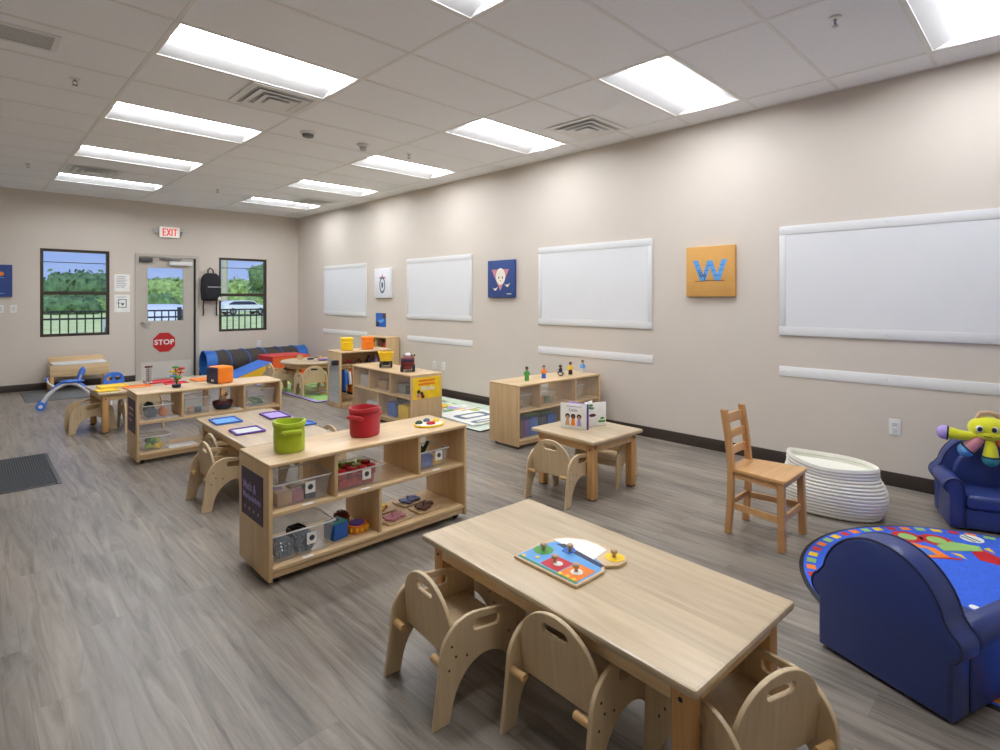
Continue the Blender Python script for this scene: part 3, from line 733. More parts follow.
def chair(x, y, deg, label, z=0, sc_=None): return dup(ch, (x, y, z), math.radians(deg), label, CH, sc_)
chair(1.216, 1.090, -2, 'plywood toddler chair tucked under the front table, second from the open shelf')
chair(1.490, 0.448, 70, 'plywood toddler chair at the near short end of the front table')
chair(1.690, 1.945, -90, 'plywood toddler chair hidden under the far short end of the front table', 0, (1, 0.93, 0.93))
chair(2.800, 2.462, 5, 'plywood toddler chair seen from behind at the small table with the books')
chair(3.757, 2.520, 190, 'plywood toddler chair behind the right leg of the small table with the books', 0, (1, 1, 0.94))
chair(1.108, 4.075, 0, 'plywood toddler chair beside the tray table, next to the purple sign')
chair(1.252, 4.445, 0, 'plywood toddler chair beside the tray table, farther from the purple sign', 0, (1, 1, 0.92))
chair(2.13, 4.025, 180, 'plywood toddler chair mostly hidden beyond the tray table', 0, (1, 1, 0.95))
chair(1.200, 7.255, 180, 'plywood toddler chair at the end of the door side table by the ride-on toy', 0, (1, 1, 0.92))
chair(1.398, 6.803, 90, 'plywood toddler chair behind the shelf end, tucked into the door side table')
chair(3.165, 8.19, 0, 'plywood toddler chair left of the round table', 0.0185)
chair(3.545, 7.350, 84, 'plywood toddler chair in front of the round table with its back to us', 0.0185)

# ================================================================== open shelves on castors
def shelf(loc, rz, w, d, label, name='toy_shelf', upper=(0.285, 0.713), lower=(0.5,), clear_front=False, H=0.592):
    """front along y = 0, long side along x"""
    t = thing(name, label, 'shelf unit', (loc[0], loc[1], 0), rz, None)
    tk, zb, zm, z0 = 0.019, 0.088, 0.352, 0.028
    for x in (0, w - tk):
        b = B(); b.box(x, 0, z0, x + tk, d, H - tk, 0.002); b.done('end_panel', 'birchZ', t)
    b = B(); b.box(0, -0.004, H - tk, w, d, H, 0.005, 3); b.done('shelf_top', 'birchX', t)
    B().box(tk, 0.004, zb - tk, w - tk, d - 0.008, zb, 0.002).done('bottom_shelf', 'birchX', t)
    B().box(tk, 0.004, zm - tk, w - tk, d - 0.008, zm, 0.002).done('middle_shelf', 'birchX', t)
    B().box(tk, 0.014, z0 + 0.008, w - tk, 0.030, zb - tk - 0.0003, 0.002).done('toe_rail', 'birchX', t)
    for q in upper: B().box(w * q - 0.009, 0.008, zm, w * q + 0.009, d - 0.012, H - tk, 0.002).done('divider', 'birchZ', t)
    for q in lower: B().box(w * q - 0.009, 0.008, zb, w * q + 0.009, d - 0.012, zm - tk, 0.002).done('divider', 'birchZ', t)
    y = 0.012 if clear_front else d - 0.0055
    B().box(tk, y, zb + 0.001, w - tk, y + 0.003, H - tk - 0.001).done('clear_back', 'acrylichazy' if clear_front else 'acrylic', t)
    for x in (0.05, w - 0.05):
        for y in (0.055, d - 0.055):
            b = B(); b.cyl((x - 0.009, y, 0.022), (x + 0.009, y, 0.022), 0.022, n=20); b.cyl((x - 0.0125, y, 0.022), (x + 0.0125, y, 0.022), 0.008, n=12); b.box(x - 0.013, y - 0.012, 0.04, x + 0.013, y + 0.012, zb - tk - 0.0003, 0.003)
            b.done('castor', 'black', t)
    return t
R = math.radians
S1 = shelf((1.048, 2.662), R(-0.8), 1.222, 0.405, 'open birch shelf on castors in front with green and red bins on top')
S2 = shelf((1.048, 5.400), R(-1.0), 1.195, 0.405, 'open birch shelf on castors nearest the exit door with the orange cube on top', lower=(0.72,))
S3 = shelf((3.612, 3.488), R(-2.6), 1.19, 0.405, 'birch shelf on castors standing against the long wall with five wooden figures on top', upper=(0.25, 0.68), lower=(0.56,), clear_front=True)
S4 = shelf((3.352, 6.000), R(-92.2), 1.28, 0.388, 'birch shelf on castors with toy trucks on top and the yellow sign on its end', upper=(0.30, 0.66), lower=(0.46,), clear_front=True)

# signs on shelf ends (local: outside of the end panel at x = 0 is -x)
def end_sign(sh, x, y0, z0, y1, z1, mat, label, face=-1):
    p = on(sh, x + face * 0.0006, (y0 + y1) / 2, (z0 + z1) / 2)
    t = thing('shelf_sign', label, 'sign', p, sh.rotation_euler[2])
    w, h = (y1 - y0) / 2, (z1 - z0) / 2
    B().box(min(0, face * 0.003), -w, -h, max(0, face * 0.003), w, h).done('sign_sheet', mat, t)
    return t, w, h
def on_end(face, off):          # writing frame on an end face: reads left to right seen from outside
    if face < 0: return Matrix(((0, 0, -1, -off), (-1, 0, 0, 0), (0, 1, 0, 0), (0, 0, 0, 1)))
    return Matrix(((0, 0, 1, off), (1, 0, 0, 0), (0, 1, 0, 0), (0, 0, 0, 1)))
t, w, h = end_sign(S1, 0.0, 0.07, 0.275, 0.36, 0.515, 'purpledark', 'dark purple sign with pale writing on the end of the front shelf')
M = on_end(-1, 0.0036)
B().add(words_mesh('Math &', 0.060, 0.0006, fat=0.001), M @ T((-0.03, 0.035, 0))).add(words_mesh('Manipulatives', 0.044, 0.0006, fat=0.001), M @ T((0.0, -0.015, 0))).done('lettering', 'lilac', t)
b = B()
for k in range(4): b.add(panel(circ(-0.09 + 0.06 * k, -0.075, 0.008, 10), (), 0.0008, 0.0002), M)
b.done('dots', 'tan', t)
t, w, h = end_sign(S2, 0.0, 0.05, 0.25, 0.34, 0.53, 'purpledark', 'faded purple sign on the end of the shelf nearest the exit door')
M = on_end(-1, 0.0036)
b = B()
for k in range(3): b.add(panel(rrect(-0.10, 0.05 - 0.05 * k, 0.09 - 0.03 * k, 0.066 - 0.05 * k, 0.004), (), 0.0008, 0.0002), M)
b.done('print', 'pink', t)
t, w, h = end_sign(S4, 1.28, 0.020, 0.337, 0.370, 0.560, 'yellow', 'yellow sign with white word Blocks and two children on the truck shelf end', 1)
M = on_end(1, 0.0036)
B().add(words_mesh('Blocks', 0.066, 0.0006, fat=0.0015), M @ T((0.01, -0.005, 0))).done('lettering', 'white', t)
b = B()
for k in range(2): b.add(panel(rrect(-0.11, 0.03 + 0.036 * k, 0.10, 0.052 + 0.036 * k, 0.005), (), 0.0008, 0.0002), M)
b.done('print', 'orange', t)
b = B(); b.add(panel(circ(-0.105, -0.035, 0.02, 14), (), 0.0008, 0.0002), M); b.add(panel(circ(-0.068, -0.055, 0.018, 14), (), 0.0008, 0.0002), M); b.done('children_heads', 'hair', t)
b = B(); b.add(panel(circ(-0.108, -0.075, 0.024, 14), (), 0.0007, 0.0002), M); b.done('child_print', 'pink', t)
b = B(); b.add(panel(circ(-0.055, -0.087, 0.022, 14), (), 0.0007, 0.0002), M); b.done('child_print', 'darkred', t)

# ================================================================== containers and toys
def at(sh, x, y, z): return on(sh, x, y, z)
ZB, ZM, ZT = 0.0885, 0.3525, 0.5925
def bin_(sh, x, y, z, w, d, h, label, mat='binclear', card=True, group=None, rz=0.0, cat='bin'):
    """clear tapered box, centre x, y on its shelf; open top"""
    t = thing('storage_bin', label, cat, at(sh, x, y, z + 0.0005), sh.rotation_euler[2] + rz, group)
    k = 0.86; a, c = w / 2, d / 2; tk = 0.0025
    def ring(f, z_, s=0.0): return [(px * (a * f - s), py * (c * f - s), z_) for px, py in ((-1, -1), (1, -1), (1, 1), (-1, 1))]
    b = B(); b.loft([ring(k, 0), ring(1, h), ring(1, h, tk), ring(k, tk * 1.2, tk)]); b.done('bin_body', mat, t)
    b = B(); b.add(panel(rrect(-a - 0.008, -c - 0.008, a + 0.008, c + 0.008, 0.012), (rrect(-a + 0.002, -c + 0.002, a - 0.002, c - 0.002, 0.010)[::-1],), 0.006, 0.0015), T((0, 0, h - 0.004))); b.done('bin_rim', 'binrim', t)
    if card:
        f = 0.5 * (1 + k); yy = -c * (k + (1 - k) * 0.55) - 0.003
        o = B().box(0.01, yy - 0.002, h * 0.36, 0.01 + 0.052, yy, h * 0.36 + 0.058).done('label_card', 'paper', t)
        B().add(panel(circ(0.036, h * 0.36 + 0.03, 0.014, 14), (), 0.0008, 0.0002), T((0, yy - 0.0026, 0)) @ XZ).done('card_picture', 'darkgrey', o)
    return t
def block(sh, x, y, z, s, mat, label, cat='block', group=None, rz=0.0, name='toy_block'):
    o = B().box(-s[0] / 2, -s[1] / 2, 0, s[0] / 2, s[1] / 2, s[2], min(s) * 0.06).done(name, mat)
    o.location = at(sh, x, y, z + 0.0005); o.rotation_euler = (0, 0, sh.rotation_euler[2] + rz)
    return tag(o, label, cat, group)

# --- front shelf S1
bz = ZM + 0.004
bin_(S1, 0.185, 0.155, ZM, 0.29, 0.245, 0.125, 'long clear bin of tan, pink and dark blocks on the front shelf, upper left bay')
for k, (x, y, s, m, lb) in enumerate(((0.105, 0.10, (0.075, 0.07, 0.062), 'tan', 'tan block at the left end of the clear block bin'), (0.175, 0.095, (0.055, 0.055, 0.055), 'pink', 'pink block in the middle of the clear block bin'),
                           (0.240, 0.10, (0.055, 0.06, 0.045), 'navy', 'dark patterned block behind the label of the clear block bin'), (0.11, 0.19, (0.06, 0.06, 0.05), 'lilac', 'pale purple block behind the tan block in the clear bin'),
                           (0.20, 0.19, (0.06, 0.06, 0.05), 'tan', 'tan block at the back of the clear block bin'), (0.265, 0.19, (0.045, 0.05, 0.04), 'brown', 'brown block at the back right of the clear block bin'))):
    block(S1, x, y, bz, s, m, lb, rz=random.uniform(-0.12, 0.12))
bin_(S1, 0.510, 0.150, ZM, 0.280, 0.215, 0.104, 'clear bin full of red and lime foam pieces on the front shelf, upper middle bay')
k = 0
for lay in range(2):
    for i in range(4):
        for j in range(3):
            red = (j == 0) or (lay == 0 and i > 1) or (j == 1 and i in (1, 3))
            x = 0.510 + (-0.081 + 0.054 * i) * (1 + 0.12 * lay); y = 0.150 + (-0.055 + 0.055 * j) * (1 + 0.12 * lay)
            b = B(); a = random.uniform(0, 1)
            b.add(panel([(0.026 * math.cos(a + q * PI / 3) * (1.15 if q % 2 else 0.92), 0.026 * math.sin(a + q * PI / 3) * (1.15 if q % 2 else 0.92)) for q in range(6)], (), 0.046, 0.006))
            o = b.done('foam_piece', 'red' if red else 'lime')
            o.location = at(S1, x, y, bz + 0.025 + 0.049 * lay + (0.012 * random.random() if lay else 0)); o.rotation_euler = (0.08 * random.uniform(-1, 1) * lay, 0.08 * random.uniform(-1, 1) * lay, a)
            tag(o, ('red' if red else 'lime green') + ' foam piece heaped in the bin in the upper middle bay', 'foam piece', 'red foam pieces in the clear bin' if red else 'lime foam pieces in the clear bin')
bin_(S1, 1.010, 0.150, ZM, 0.215, 0.195, 0.11, 'small clear bin of coloured boxes and a dinosaur on the front shelf, upper right')
block(S1, 0.975, 0.105, bz, (0.088, 0.05, 0.072), 'blue', 'blue box standing in the small clear bin of dinosaurs', 'box', name='card_box')
block(S1, 1.058, 0.112, bz + 0.0, (0.062, 0.045, 0.058), 'yellow', 'yellow box beside the blue one in the small clear bin', 'box', name='card_box')
block(S1, 1.01, 0.19, bz, (0.15, 0.07, 0.03), 'red', 'flat red box at the bottom of the small clear bin', 'box', name='card_box')
b = B(); b.ell((0, 0, 0.03), (0.045, 0.02, 0.022)); b.tube([(0.03, 0, 0.035), (0.055, 0, 0.06), (0.065, 0, 0.075), (0.078, 0, 0.075)], [0.014, 0.011, 0.011, 0.006], 8); b.tube([(-0.03, 0, 0.03), (-0.07, 0, 0.02), (-0.085, 0, 0.03)], [0.015, 0.007, 0.003], 8)
for x in (-0.025, 0.025):
    for y in (-0.013, 0.013): b.cyl((x, y, 0.03), (x, y, 0), 0.008, n=8)
for k in range(5): b.cyl((-0.04 + 0.02 * k, 0, 0.045), (-0.04 + 0.02 * k, 0, 0.066), 0.009, 0.001, 8)
dino = b.done('toy_dinosaur', 'darkgreen'); dino.location = at(S1, 0.995, 0.188, bz + 0.0315); dino.scale = (0.95, 1.2, 1.15); tag(dino, 'dark green toy dinosaur on top in the small clear bin', 'toy')
bin_(S1, 0.190, 0.155, ZB, 0.315, 0.26, 0.145, 'large clear bin with lattice cubes on the front shelf, lower left')
def lattice(s, mat, label, pos, rz, z=ZB + 0.004):
    b = B(); r = bmesh.ops.create_cube(b.bm, size=s)
    bmesh.ops.bevel(b.bm, geom=b.bm.edges[:], offset=s * 0.12, segments=1, affect='EDGES')
    big = [f for f in b.bm.faces if f.calc_area() > s * s * 0.4]
    bmesh.ops.subdivide_edges(b.bm, edges=list({e for f in big for e in f.edges}), cuts=2, use_grid_fill=True)
    bmesh.ops.wireframe(b.bm, faces=b.bm.faces[:], thickness=s * 0.11, offset=0, use_replace=True, use_boundary=True, use_even_offset=True)
    o = b.done('lattice_cube', mat); o.location = at(S1, pos[0], pos[1], z + s * 0.5 + s * 0.055); o.rotation_euler = (0, 0, rz)
    return tag(o, label, 'toy')
lattice(0.078, 'slate', 'grey blue lattice cube at the left in the large clear bin', (0.106, 0.110), 0.1)
lattice(0.080, 'slate', 'grey blue lattice cube behind the label of the large clear bin', (0.214, 0.108), -0.15)
lattice(0.076, 'black', 'black lattice cube at the back of the large clear bin', (0.225, 0.215), 0.1)
# small label cards lying on the shelf edges
for i, (x, z, lb) in enumerate(((0.20, ZM, 'small white label lying on the shelf edge before the bin of blocks'), (0.52, ZM, 'small white label lying on the shelf edge before the bin of foam pieces'), (1.00, ZM, 'small white label lying on the shelf edge before the dinosaur bin'), (0.20, ZB, 'small white label lying on the shelf edge before the lattice cubes'))):
    o = B().box(-0.027, -0.011, 0, 0.027, 0.011, 0.0012).done('shelf_label', 'paper'); o.location = at(S1, x, 0.016 if z == ZM else 0.014, z); o.rotation_euler = (0, 0, S1.rotation_euler[2]); tag(o, lb, 'label')
# blue box, red ball, drum
t = thing('shape_box', 'blue wooden shape box beside the bin of lattice cubes', 'toy', at(S1, 0.405, 0.125, ZB + 0.0005), S1.rotation_euler[2] + 0.2)
B().box(-0.045, -0.045, 0, 0.045, 0.045, 0.085, 0.004).done('box_body', 'blue', t)
b = B(); b.box(-0.046, -0.046, 0.0855, 0.046, 0.046, 0.090, 0.002); b.done('box_lid', 'teal', t)
B().add(panel(circ(0, 0, 0.02, 5), (), 0.002, 0.0002), T((0, 0, 0.0912))).done('lid_hole', 'navy', t)
b = B()
for k in range(60):
    zz = 1 - 2 * (k + 0.5) / 60; a = k * 2.39996; r = math.sqrt(1 - zz * zz); b.ell((0.043 * r * math.cos(a), 0.043 * r * math.sin(a), 0.043 * zz), (0.007, 0.007, 0.007), 6)
b.ell((0, 0, 0), (0.045, 0.045, 0.045), 20)
o = b.done('spiky_ball', 'darkred'); o.location = at(S1, 0.485, 0.225, ZB + 0.051); tag(o, 'dark red spiky ball behind the blue shape box', 'ball')
t = thing('toy_drum', 'round orange and yellow toy drum with purple middle on the lower shelf', 'toy', at(S1, 0.533, 0.13, ZB + 0.0005))
B().lathe([(0.001, 0), (0.056, 0), (0.060, 0.006), (0.060, 0.034), (0.056, 0.040), (0.001, 0.040)], 28).done('drum_body', 'orange', t)
b = B()
for k in range(12):
    a = 2 * PI * k / 12; b.ell((0.059 * math.cos(a), 0.059 * math.sin(a), 0.02), (0.008, 0.008, 0.014), 8)
b.done('drum_beads', 'yellow', t)
B().lathe([(0.001, 0.0402), (0.042, 0.0402), (0.040, 0.048), (0.024, 0.05), (0.001, 0.046)], 24).done('drum_head', 'purple', t)
# four animal puzzles
def puzzle(x, y, rz, mat, kind, label, z=ZB):
    t = thing('animal_puzzle', label, 'puzzle', at(S1, x, y, z + 0.0005), S1.rotation_euler[2] + rz)
    B().add(panel(rrect(-0.085, -0.068, 0.085, 0.068, 0.006), (), 0.009, 0.002), T((0, 0, 0.0045))).done('puzzle_board', 'birchX', t)
    b = B(); b.add(panel(circ(-0.012, 0, 0.05, 20, 0.040), (), 0.012, 0.002), T((0, 0, 0.0153))); b.add(panel(circ(0.045, 0.018, 0.026, 16), (), 0.014, 0.002), T((0, 0, 0.0165)))
    if kind: b.add(panel(circ(0.045, -0.020, 0.022, 14), (), 0.012, 0.002), T((0, 0, 0.0153)))
    for q in (-1, 1): b.add(panel(circ(-0.035, q * 0.038, 0.016, 10), (), 0.010, 0.002), T((0, 0, 0.0145)))
    b.done('animal_piece', mat, t)
    b = B(); b.lathe([(0.001, 0), (0.006, 0), (0.005, 0.010), (0.010, 0.015), (0.008, 0.022), (0.001, 0.023)], 14, (-0.012, 0, 0.0213)); b.done('knob', mat, t)
puzzle(0.765, 0.115, 0.15, 'pink', 1, 'animal puzzle with a pink piece on the lower right shelf')
puzzle(0.765, 0.285, 0.05, 'yellow', 0, 'animal puzzle with a yellow piece behind the pink one')
puzzle(0.985, 0.285, 0.1, 'periwinkle', 1, 'animal puzzle with a blue piece at the back of the lower right shelf')
puzzle(0.995, 0.125, 0.05, 'brown', 0, 'animal puzzle with a brown piece on the lower right shelf')

# fabric bins on top
def fabric_bin(sh, x, y, r, h, mat, label, rz, sag, sq=3.0):
    t = thing('fabric_bin', label, 'bin', at(sh, x, y, ZT + 0.0005), rz)
    def wob(a, k):
        return (sag * (math.cos(2 * a + 0.6) + 0.5 * math.cos(3 * a + 1.0))) * max(0, min(1, (k - 2) / 3.0)) if k < 12 else 0
    prof = [(0.001, 0), (r * 0.90, 0), (r * 0.97, 0.010), (r * 1.0, h * 0.3), (r * 1.01, h * 0.6), (r * 0.98, h * 0.80), (r * 1.05, h * 0.82), (r * 1.075, h * 0.90), (r * 1.03, h * 0.985), (r * 0.93, h * 0.99), (r * 0.86, h * 0.86), (r * 0.84, h * 0.2), (0.001, h * 0.12)]
    B().lathe(prof, 48, sq=sq, wob=wob).done('bin_body', mat, t, ang=60)
    for s in (0, PI):
        b = B(); rr = r * 1.02
        b.tube([(-0.044, -rr * 0.96, h * 0.66), (-0.041, -rr - 0.012, h * 0.70), (0, -rr - 0.018, h * 0.72), (0.041, -rr - 0.012, h * 0.70), (0.044, -rr * 0.96, h * 0.66)], 0.0115, 8)
        b.xf(Matrix.Rotation(s, 4, 'Z')); b.done('handle', mat, t)
    return t
fabric_bin(S1, 0.175, 0.185, 0.076, 0.158, 'felt_green', 'lime green fabric bin on top of the front shelf', -0.25, 0.0035, 2.6)
fabric_bin(S1, 0.625, 0.205, 0.080, 0.165, 'felt_red', 'red fabric bin on top of the front shelf', -1.2, 0.0035, 2.6)
# palette puzzle
t = thing('palette_puzzle', 'round wooden palette with red, green, blue and yellow lumps on the front shelf top', 'puzzle', at(S1, 1.045, 0.155, ZT + 0.0005), 0.0)
B().add(panel(circ(0, 0, 0.098, 36, 0.085), (circ(0.03, -0.055, 0.012, 12)[::-1],), 0.010, 0.003), T((0, 0, 0.005))).done('palette_board', 'yellow', t)
B().add(panel(circ(0, 0, 0.088, 36, 0.075), (), 0.001, 0.0002), T((0, 0, 0.0108))).done('palette_face', 'cream', t)
for x, y, m, r in ((-0.055, 0.030, 'darkgreen', 0.026), (0.02, 0.052, 'slate', 0.024), (-0.008, -0.030, 'red', 0.030), (0.058, 0.005, 'yellow', 0.024)):
    b = B(); b.ell((x, y, 0.014), (r, r * 0.8, 0.016), 14); b.ell((x + r * 0.6, y + r * 0.3, 0.013), (r * 0.55, r * 0.5, 0.012), 12); b.done('paint_lump', m, t)

# --- farm puzzle on the front table (outline measured on the table top)
t = thing('farm_puzzle', 'wooden farm peg puzzle with five knobs on the front table', 'puzzle', (1.60, 1.28, TH + 0.0005))
O = [(1.463, 1.433), (1.452, 1.136), (1.600, 1.128), (1.635, 1.150), (1.672, 1.116), (1.720, 1.114), (1.756, 1.142), (1.752, 1.195), (1.768, 1.26), (1.765, 1.33), (1.735, 1.39), (1.690, 1.422), (1.640, 1.434), (1.590, 1.437)]
O = [(x - 1.60, y - 1.28) for x, y in O][::-1]
B().add(panel(O, (), 0.011, 0.003), T((0, 0, 0.0055))).done('puzzle_board', 'birchX', t)
def flat(pts, z, mat, nm, th=0.0010): B().add(panel([(x - 1.60, y - 1.28) for x, y in pts], (), th, 0.0002), T((0, 0, 0.0114 + z))).done(nm, mat, t)
flat([(1.470, 1.425), (1.460, 1.143), (1.596, 1.138), (1.640, 1.165), (1.690, 1.30), (1.66, 1.40), (1.60, 1.425)], 0, 'skyblue', 'sky_print')
flat([(1.612, 1.150), (1.632, 1.148), (1.668, 1.36), (1.645, 1.385)], 0.0008, 'navy', 'roof_print')
flat([(1.640, 1.205), (1.742, 1.215), (1.756, 1.27), (1.752, 1.33), (1.72, 1.385), (1.67, 1.42), (1.66, 1.36)], 0.0004, 'paper', 'cloud_print')
flat([(1.486, 1.325), (1.480, 1.240), (1.566, 1.236), (1.570, 1.322)], 0.0008, 'red', 'barn_piece')
flat([(1.472, 1.235), (1.468, 1.150), (1.575, 1.146), (1.580, 1.230)], 0.0008, 'orange', 'field_piece')
flat([(1.462 + 0.0, 1.15), (1.47, 1.14), (1.48, 1.42), (1.472, 1.42)], 0.0012, 'green', 'grass_print')
flat(circ(1.572, 1.385, 0.038, 20), 0.0008, 'green', 'tree_piece')
flat(circ(1.636, 1.312, 0.030, 5), 0.0016, 'blue', 'animal_piece')
flat(circ(1.526, 1.275, 0.018, 12), 0.0016, 'paper', 'horse_print')
flat(circ(1.525, 1.190, 0.022, 12), 0.0016, 'paper', 'duck_print')
flat(circ(1.712, 1.160, 0.036, 20), 0.0008, 'yellow', 'sun_piece')
for x, y in ((1.478, 1.225), (1.480, 1.195), (1.478, 1.165), (1.486, 1.405), (1.510, 1.36)): B().add(panel(circ(x - 1.60, y - 1.28, 0.008, 10), (), 0.0008, 0.0002), T((0, 0, 0.0138))).done('flower_print', 'yellow', t)
for x, y in ((1.572, 1.385), (1.632, 1.305), (1.526, 1.290), (1.528, 1.195), (1.712, 1.163)):
    B().lathe([(0.001, 0), (0.007, 0), (0.006, 0.010), (0.0125, 0.016), (0.0125, 0.024), (0.008, 0.028), (0.001, 0.028)], 18, (x - 1.60, y - 1.28, 0.0132)).done('peg_knob', 'tan', t)

# --- trays on the tray table
def tray(c, rz, w, d, rim, inner, label, name='plastic_tray', z=TH, cat='tray', group=None):
    t = thing(name, label, cat, (c[0], c[1], z + 0.0006), rz, group)
    B().add(panel(rrect(-w / 2, -d / 2, w / 2, d / 2, 0.012), (rrect(-w / 2 + 0.015, -d / 2 + 0.015, w / 2 - 0.015, d / 2 - 0.015, 0.008)[::-1],), 0.014, 0.003), T((0, 0, 0.007))).done('tray_rim', rim, t)
    B().box(-w / 2 + 0.012, -d / 2 + 0.012, 0.002, w / 2 - 0.012, d / 2 - 0.012, 0.006).done('tray_base', inner, t)
    return t
tray((1.490, 4.632), R(-3), 0.195, 0.235, 'blue', 'skyblue', 'blue plastic tray on the tray table')
tray((1.489, 4.175), R(-3), 0.205, 0.205, 'purple', 'lightgrey', 'purple framed tray on the tray table, beside the blue tray')  # light base paints the white glare into the tray
tray((1.848, 4.565), R(-3), 0.17, 0.28, 'purple', 'lilac', 'purple tray behind the lime green bin on the tray table')
tray((1.880, 4.10), R(-3), 0.15, 0.13, 'blue', 'blue', 'small blue tray peeking out behind the lime green bin')

# --- S2 : shelf by the exit door
t = thing('soft_cube', 'orange and navy soft cube on the shelf by the exit door', 'toy cube', at(S2, 0.700, 0.205, ZT + 0.0005), R(14))
B().box(-0.078, -0.085, 0, 0.085, 0.085, 0.158, 0.022, 4).done('cube_body', 'felt_orange', t)
B().box(-0.086, -0.083, 0.004, -0.070, 0.083, 0.152, 0.0075, 3).done('cube_side', 'navy', t)
B().box(-0.088, -0.035, 0.022, -0.0855, 0.0, 0.042).done('white_tag', 'white', t)
t = thing('flower_toy', 'toy flowers of many colours in a small dark blue pot', 'toy', at(S2, 0.330, 0.175, ZT + 0.0005))
B().lathe([(0.001, 0), (0.030, 0), (0.036, 0.012), (0.036, 0.026), (0.032, 0.028), (0.001, 0.026)], 20).done('pot', 'navy', t)
for i in range(9):
    a = i * 2.4; r = 0.012 + 0.030 * (i % 3) / 2; z = 0.05 + 0.016 * ((i * 5) % 9) * 0.8
    c = (r * math.cos(a), r * math.sin(a), z + 0.03)
    b = B(); b.tube([(0, 0, 0.026), (c[0] * 0.6, c[1] * 0.6, c[2] * 0.6), c], 0.0035, 6)
    for q in range(5): b.ell((c[0] + 0.015 * math.cos(q * 1.257), c[1] + 0.015 * math.sin(q * 1.257), c[2]), (0.014, 0.014, 0.009), 8)
    b.done('flower', ('red', 'yellow', 'green', 'orange', 'skyblue')[i % 5], t)
bin_(S2, 0.165, 0.150, ZM, 0.22, 0.20, 0.125, 'clear bin of folded cloths at the upper left of the shelf by the exit door', card=False)
def cloth(sh, x, y, z, r, mat, label, group=None, name='play_cloth'):
    b = B(); b.ell((0, 0, r[2]), r, 14)
    for v in b.bm.verts: v.co += v.normal * 0.010 * noise.noise(v.co * 40 + Vector((x * 9, y * 9, 0)))
    zmin = min(v.co.z for v in b.bm.verts)
    for v in b.bm.verts: v.co.z -= zmin
    o = b.done(name, mat, ang=80); o.location = at(sh, x, y, z + 0.0008); return tag(o, label, 'cloth', group)
cloth(S2, 0.125, 0.120, bz, (0.050, 0.042, 0.044), 'slate', 'grey blue cloth in the upper left clear bin by the door')
cloth(S2, 0.214, 0.125, bz, (0.036, 0.046, 0.044), 'orange', 'orange brown cloth in the upper left clear bin by the door')
cloth(S2, 0.125, 0.200, bz + 0.01, (0.045, 0.030, 0.062), 'darkgreen', 'dark green cloth at the back of the upper left clear bin')
bin_(S2, 0.475, 0.165, ZM, 0.21, 0.22, 0.15, 'tall clear bin beside the wooden boat on the shelf by the exit door', card=False)
for k, (x, y, m, lb) in enumerate(((0.43, 0.12, 'tan', 'tan'), (0.49, 0.13, 'slate', 'grey'), (0.45, 0.20, 'orange', 'orange'), (0.515, 0.20, 'teal', 'teal'))):
    cloth(S2, x, y, bz, (0.030, 0.030, 0.020), m, '%s pebble shaped toy in the tall clear bin by the boat' % lb, name='toy_pebble')
t = thing('toy_boat', 'dark brown wooden toy boat carrying a tan animal', 'toy', at(S2, 0.705, 0.150, ZM + 0.0005), S2.rotation_euler[2])
def brings(f, z): return [(f * 0.088 * math.cos(2 * PI * k / 24), f * 0.052 * math.sin(2 * PI * k / 24), z) for k in range(24)]
B().loft([brings(0.62, 0), brings(0.85, 0.018), brings(0.98, 0.05)], caps=True).done('hull', 'navy', t)
B().loft([brings(0.985, 0.0505), brings(1.02, 0.075), brings(0.96, 0.082), brings(0.90, 0.070)], caps=True).done('deck', 'maroon', t)
b = B(); b.ell((0, 0, 0.100), (0.034, 0.022, 0.026), 14); b.ell((0.030, 0, 0.128), (0.018, 0.016, 0.017), 12)
for y in (-0.009, 0.009): b.cyl((0.028, y, 0.14), (0.026, y, 0.155), 0.006, 0.003, 8)
for x in (-0.02, 0.02):
    for y in (-0.012, 0.012): b.cyl((x, y, 0.09), (x, y, 0.0702), 0.007, n=8)
b.done('animal_figure', 'tan', t)
bin_(S2, 1.020, 0.165, ZM, 0.25, 0.23, 0.165, 'clear bin of green toy leaves on the shelf by the exit door, upper right bay', card=False)
for i in range(14):
    x = 1.020 + random.uniform(-0.058, 0.058); y = 0.165 + random.uniform(-0.045, 0.045)
    b = B(); b.ell((0, 0, 0), (0.036, 0.016, 0.006), 10); b.tube([(0.03, 0, 0), (0.048, 0, 0.006)], 0.003, 6)
    o = b.done('toy_leaf', 'green'); o.location = at(S2, x, y, bz + 0.012 + 0.0042 * i); o.rotation_euler = (random.uniform(-0.25, 0.25), random.uniform(-0.25, 0.25), random.uniform(0, 6)); tag(o, 'green toy leaf heaped in the clear bin in the upper right bay', 'toy leaf', 'green toy leaves in the clear bin')
for x, z, w, d, lb in ((0.285, ZM, 0.10, 0.10, 'white sheet of paper beside the bin of cloths'), (0.815, ZM, 0.075, 0.14, 'white sheet of paper right of the wooden boat'), (0.36, ZB, 0.22, 0.17, 'large white sheet of paper on the lower shelf by the exit door')):
    o = B().box(-w / 2, -d / 2, 0, w / 2, d / 2, 0.0018).done('paper_sheet', 'paper'); o.location = at(S2, x, 0.10 if z == ZM else 0.12, z + 0.0002); o.rotation_euler = (0, 0, S2.rotation_euler[2] + 0.05); tag(o, lb, 'paper')
bin_(S2, 0.150, 0.150, ZB, 0.22, 0.20, 0.125, 'clear bin of green and yellow play food on the lower shelf by the exit door', card=False)
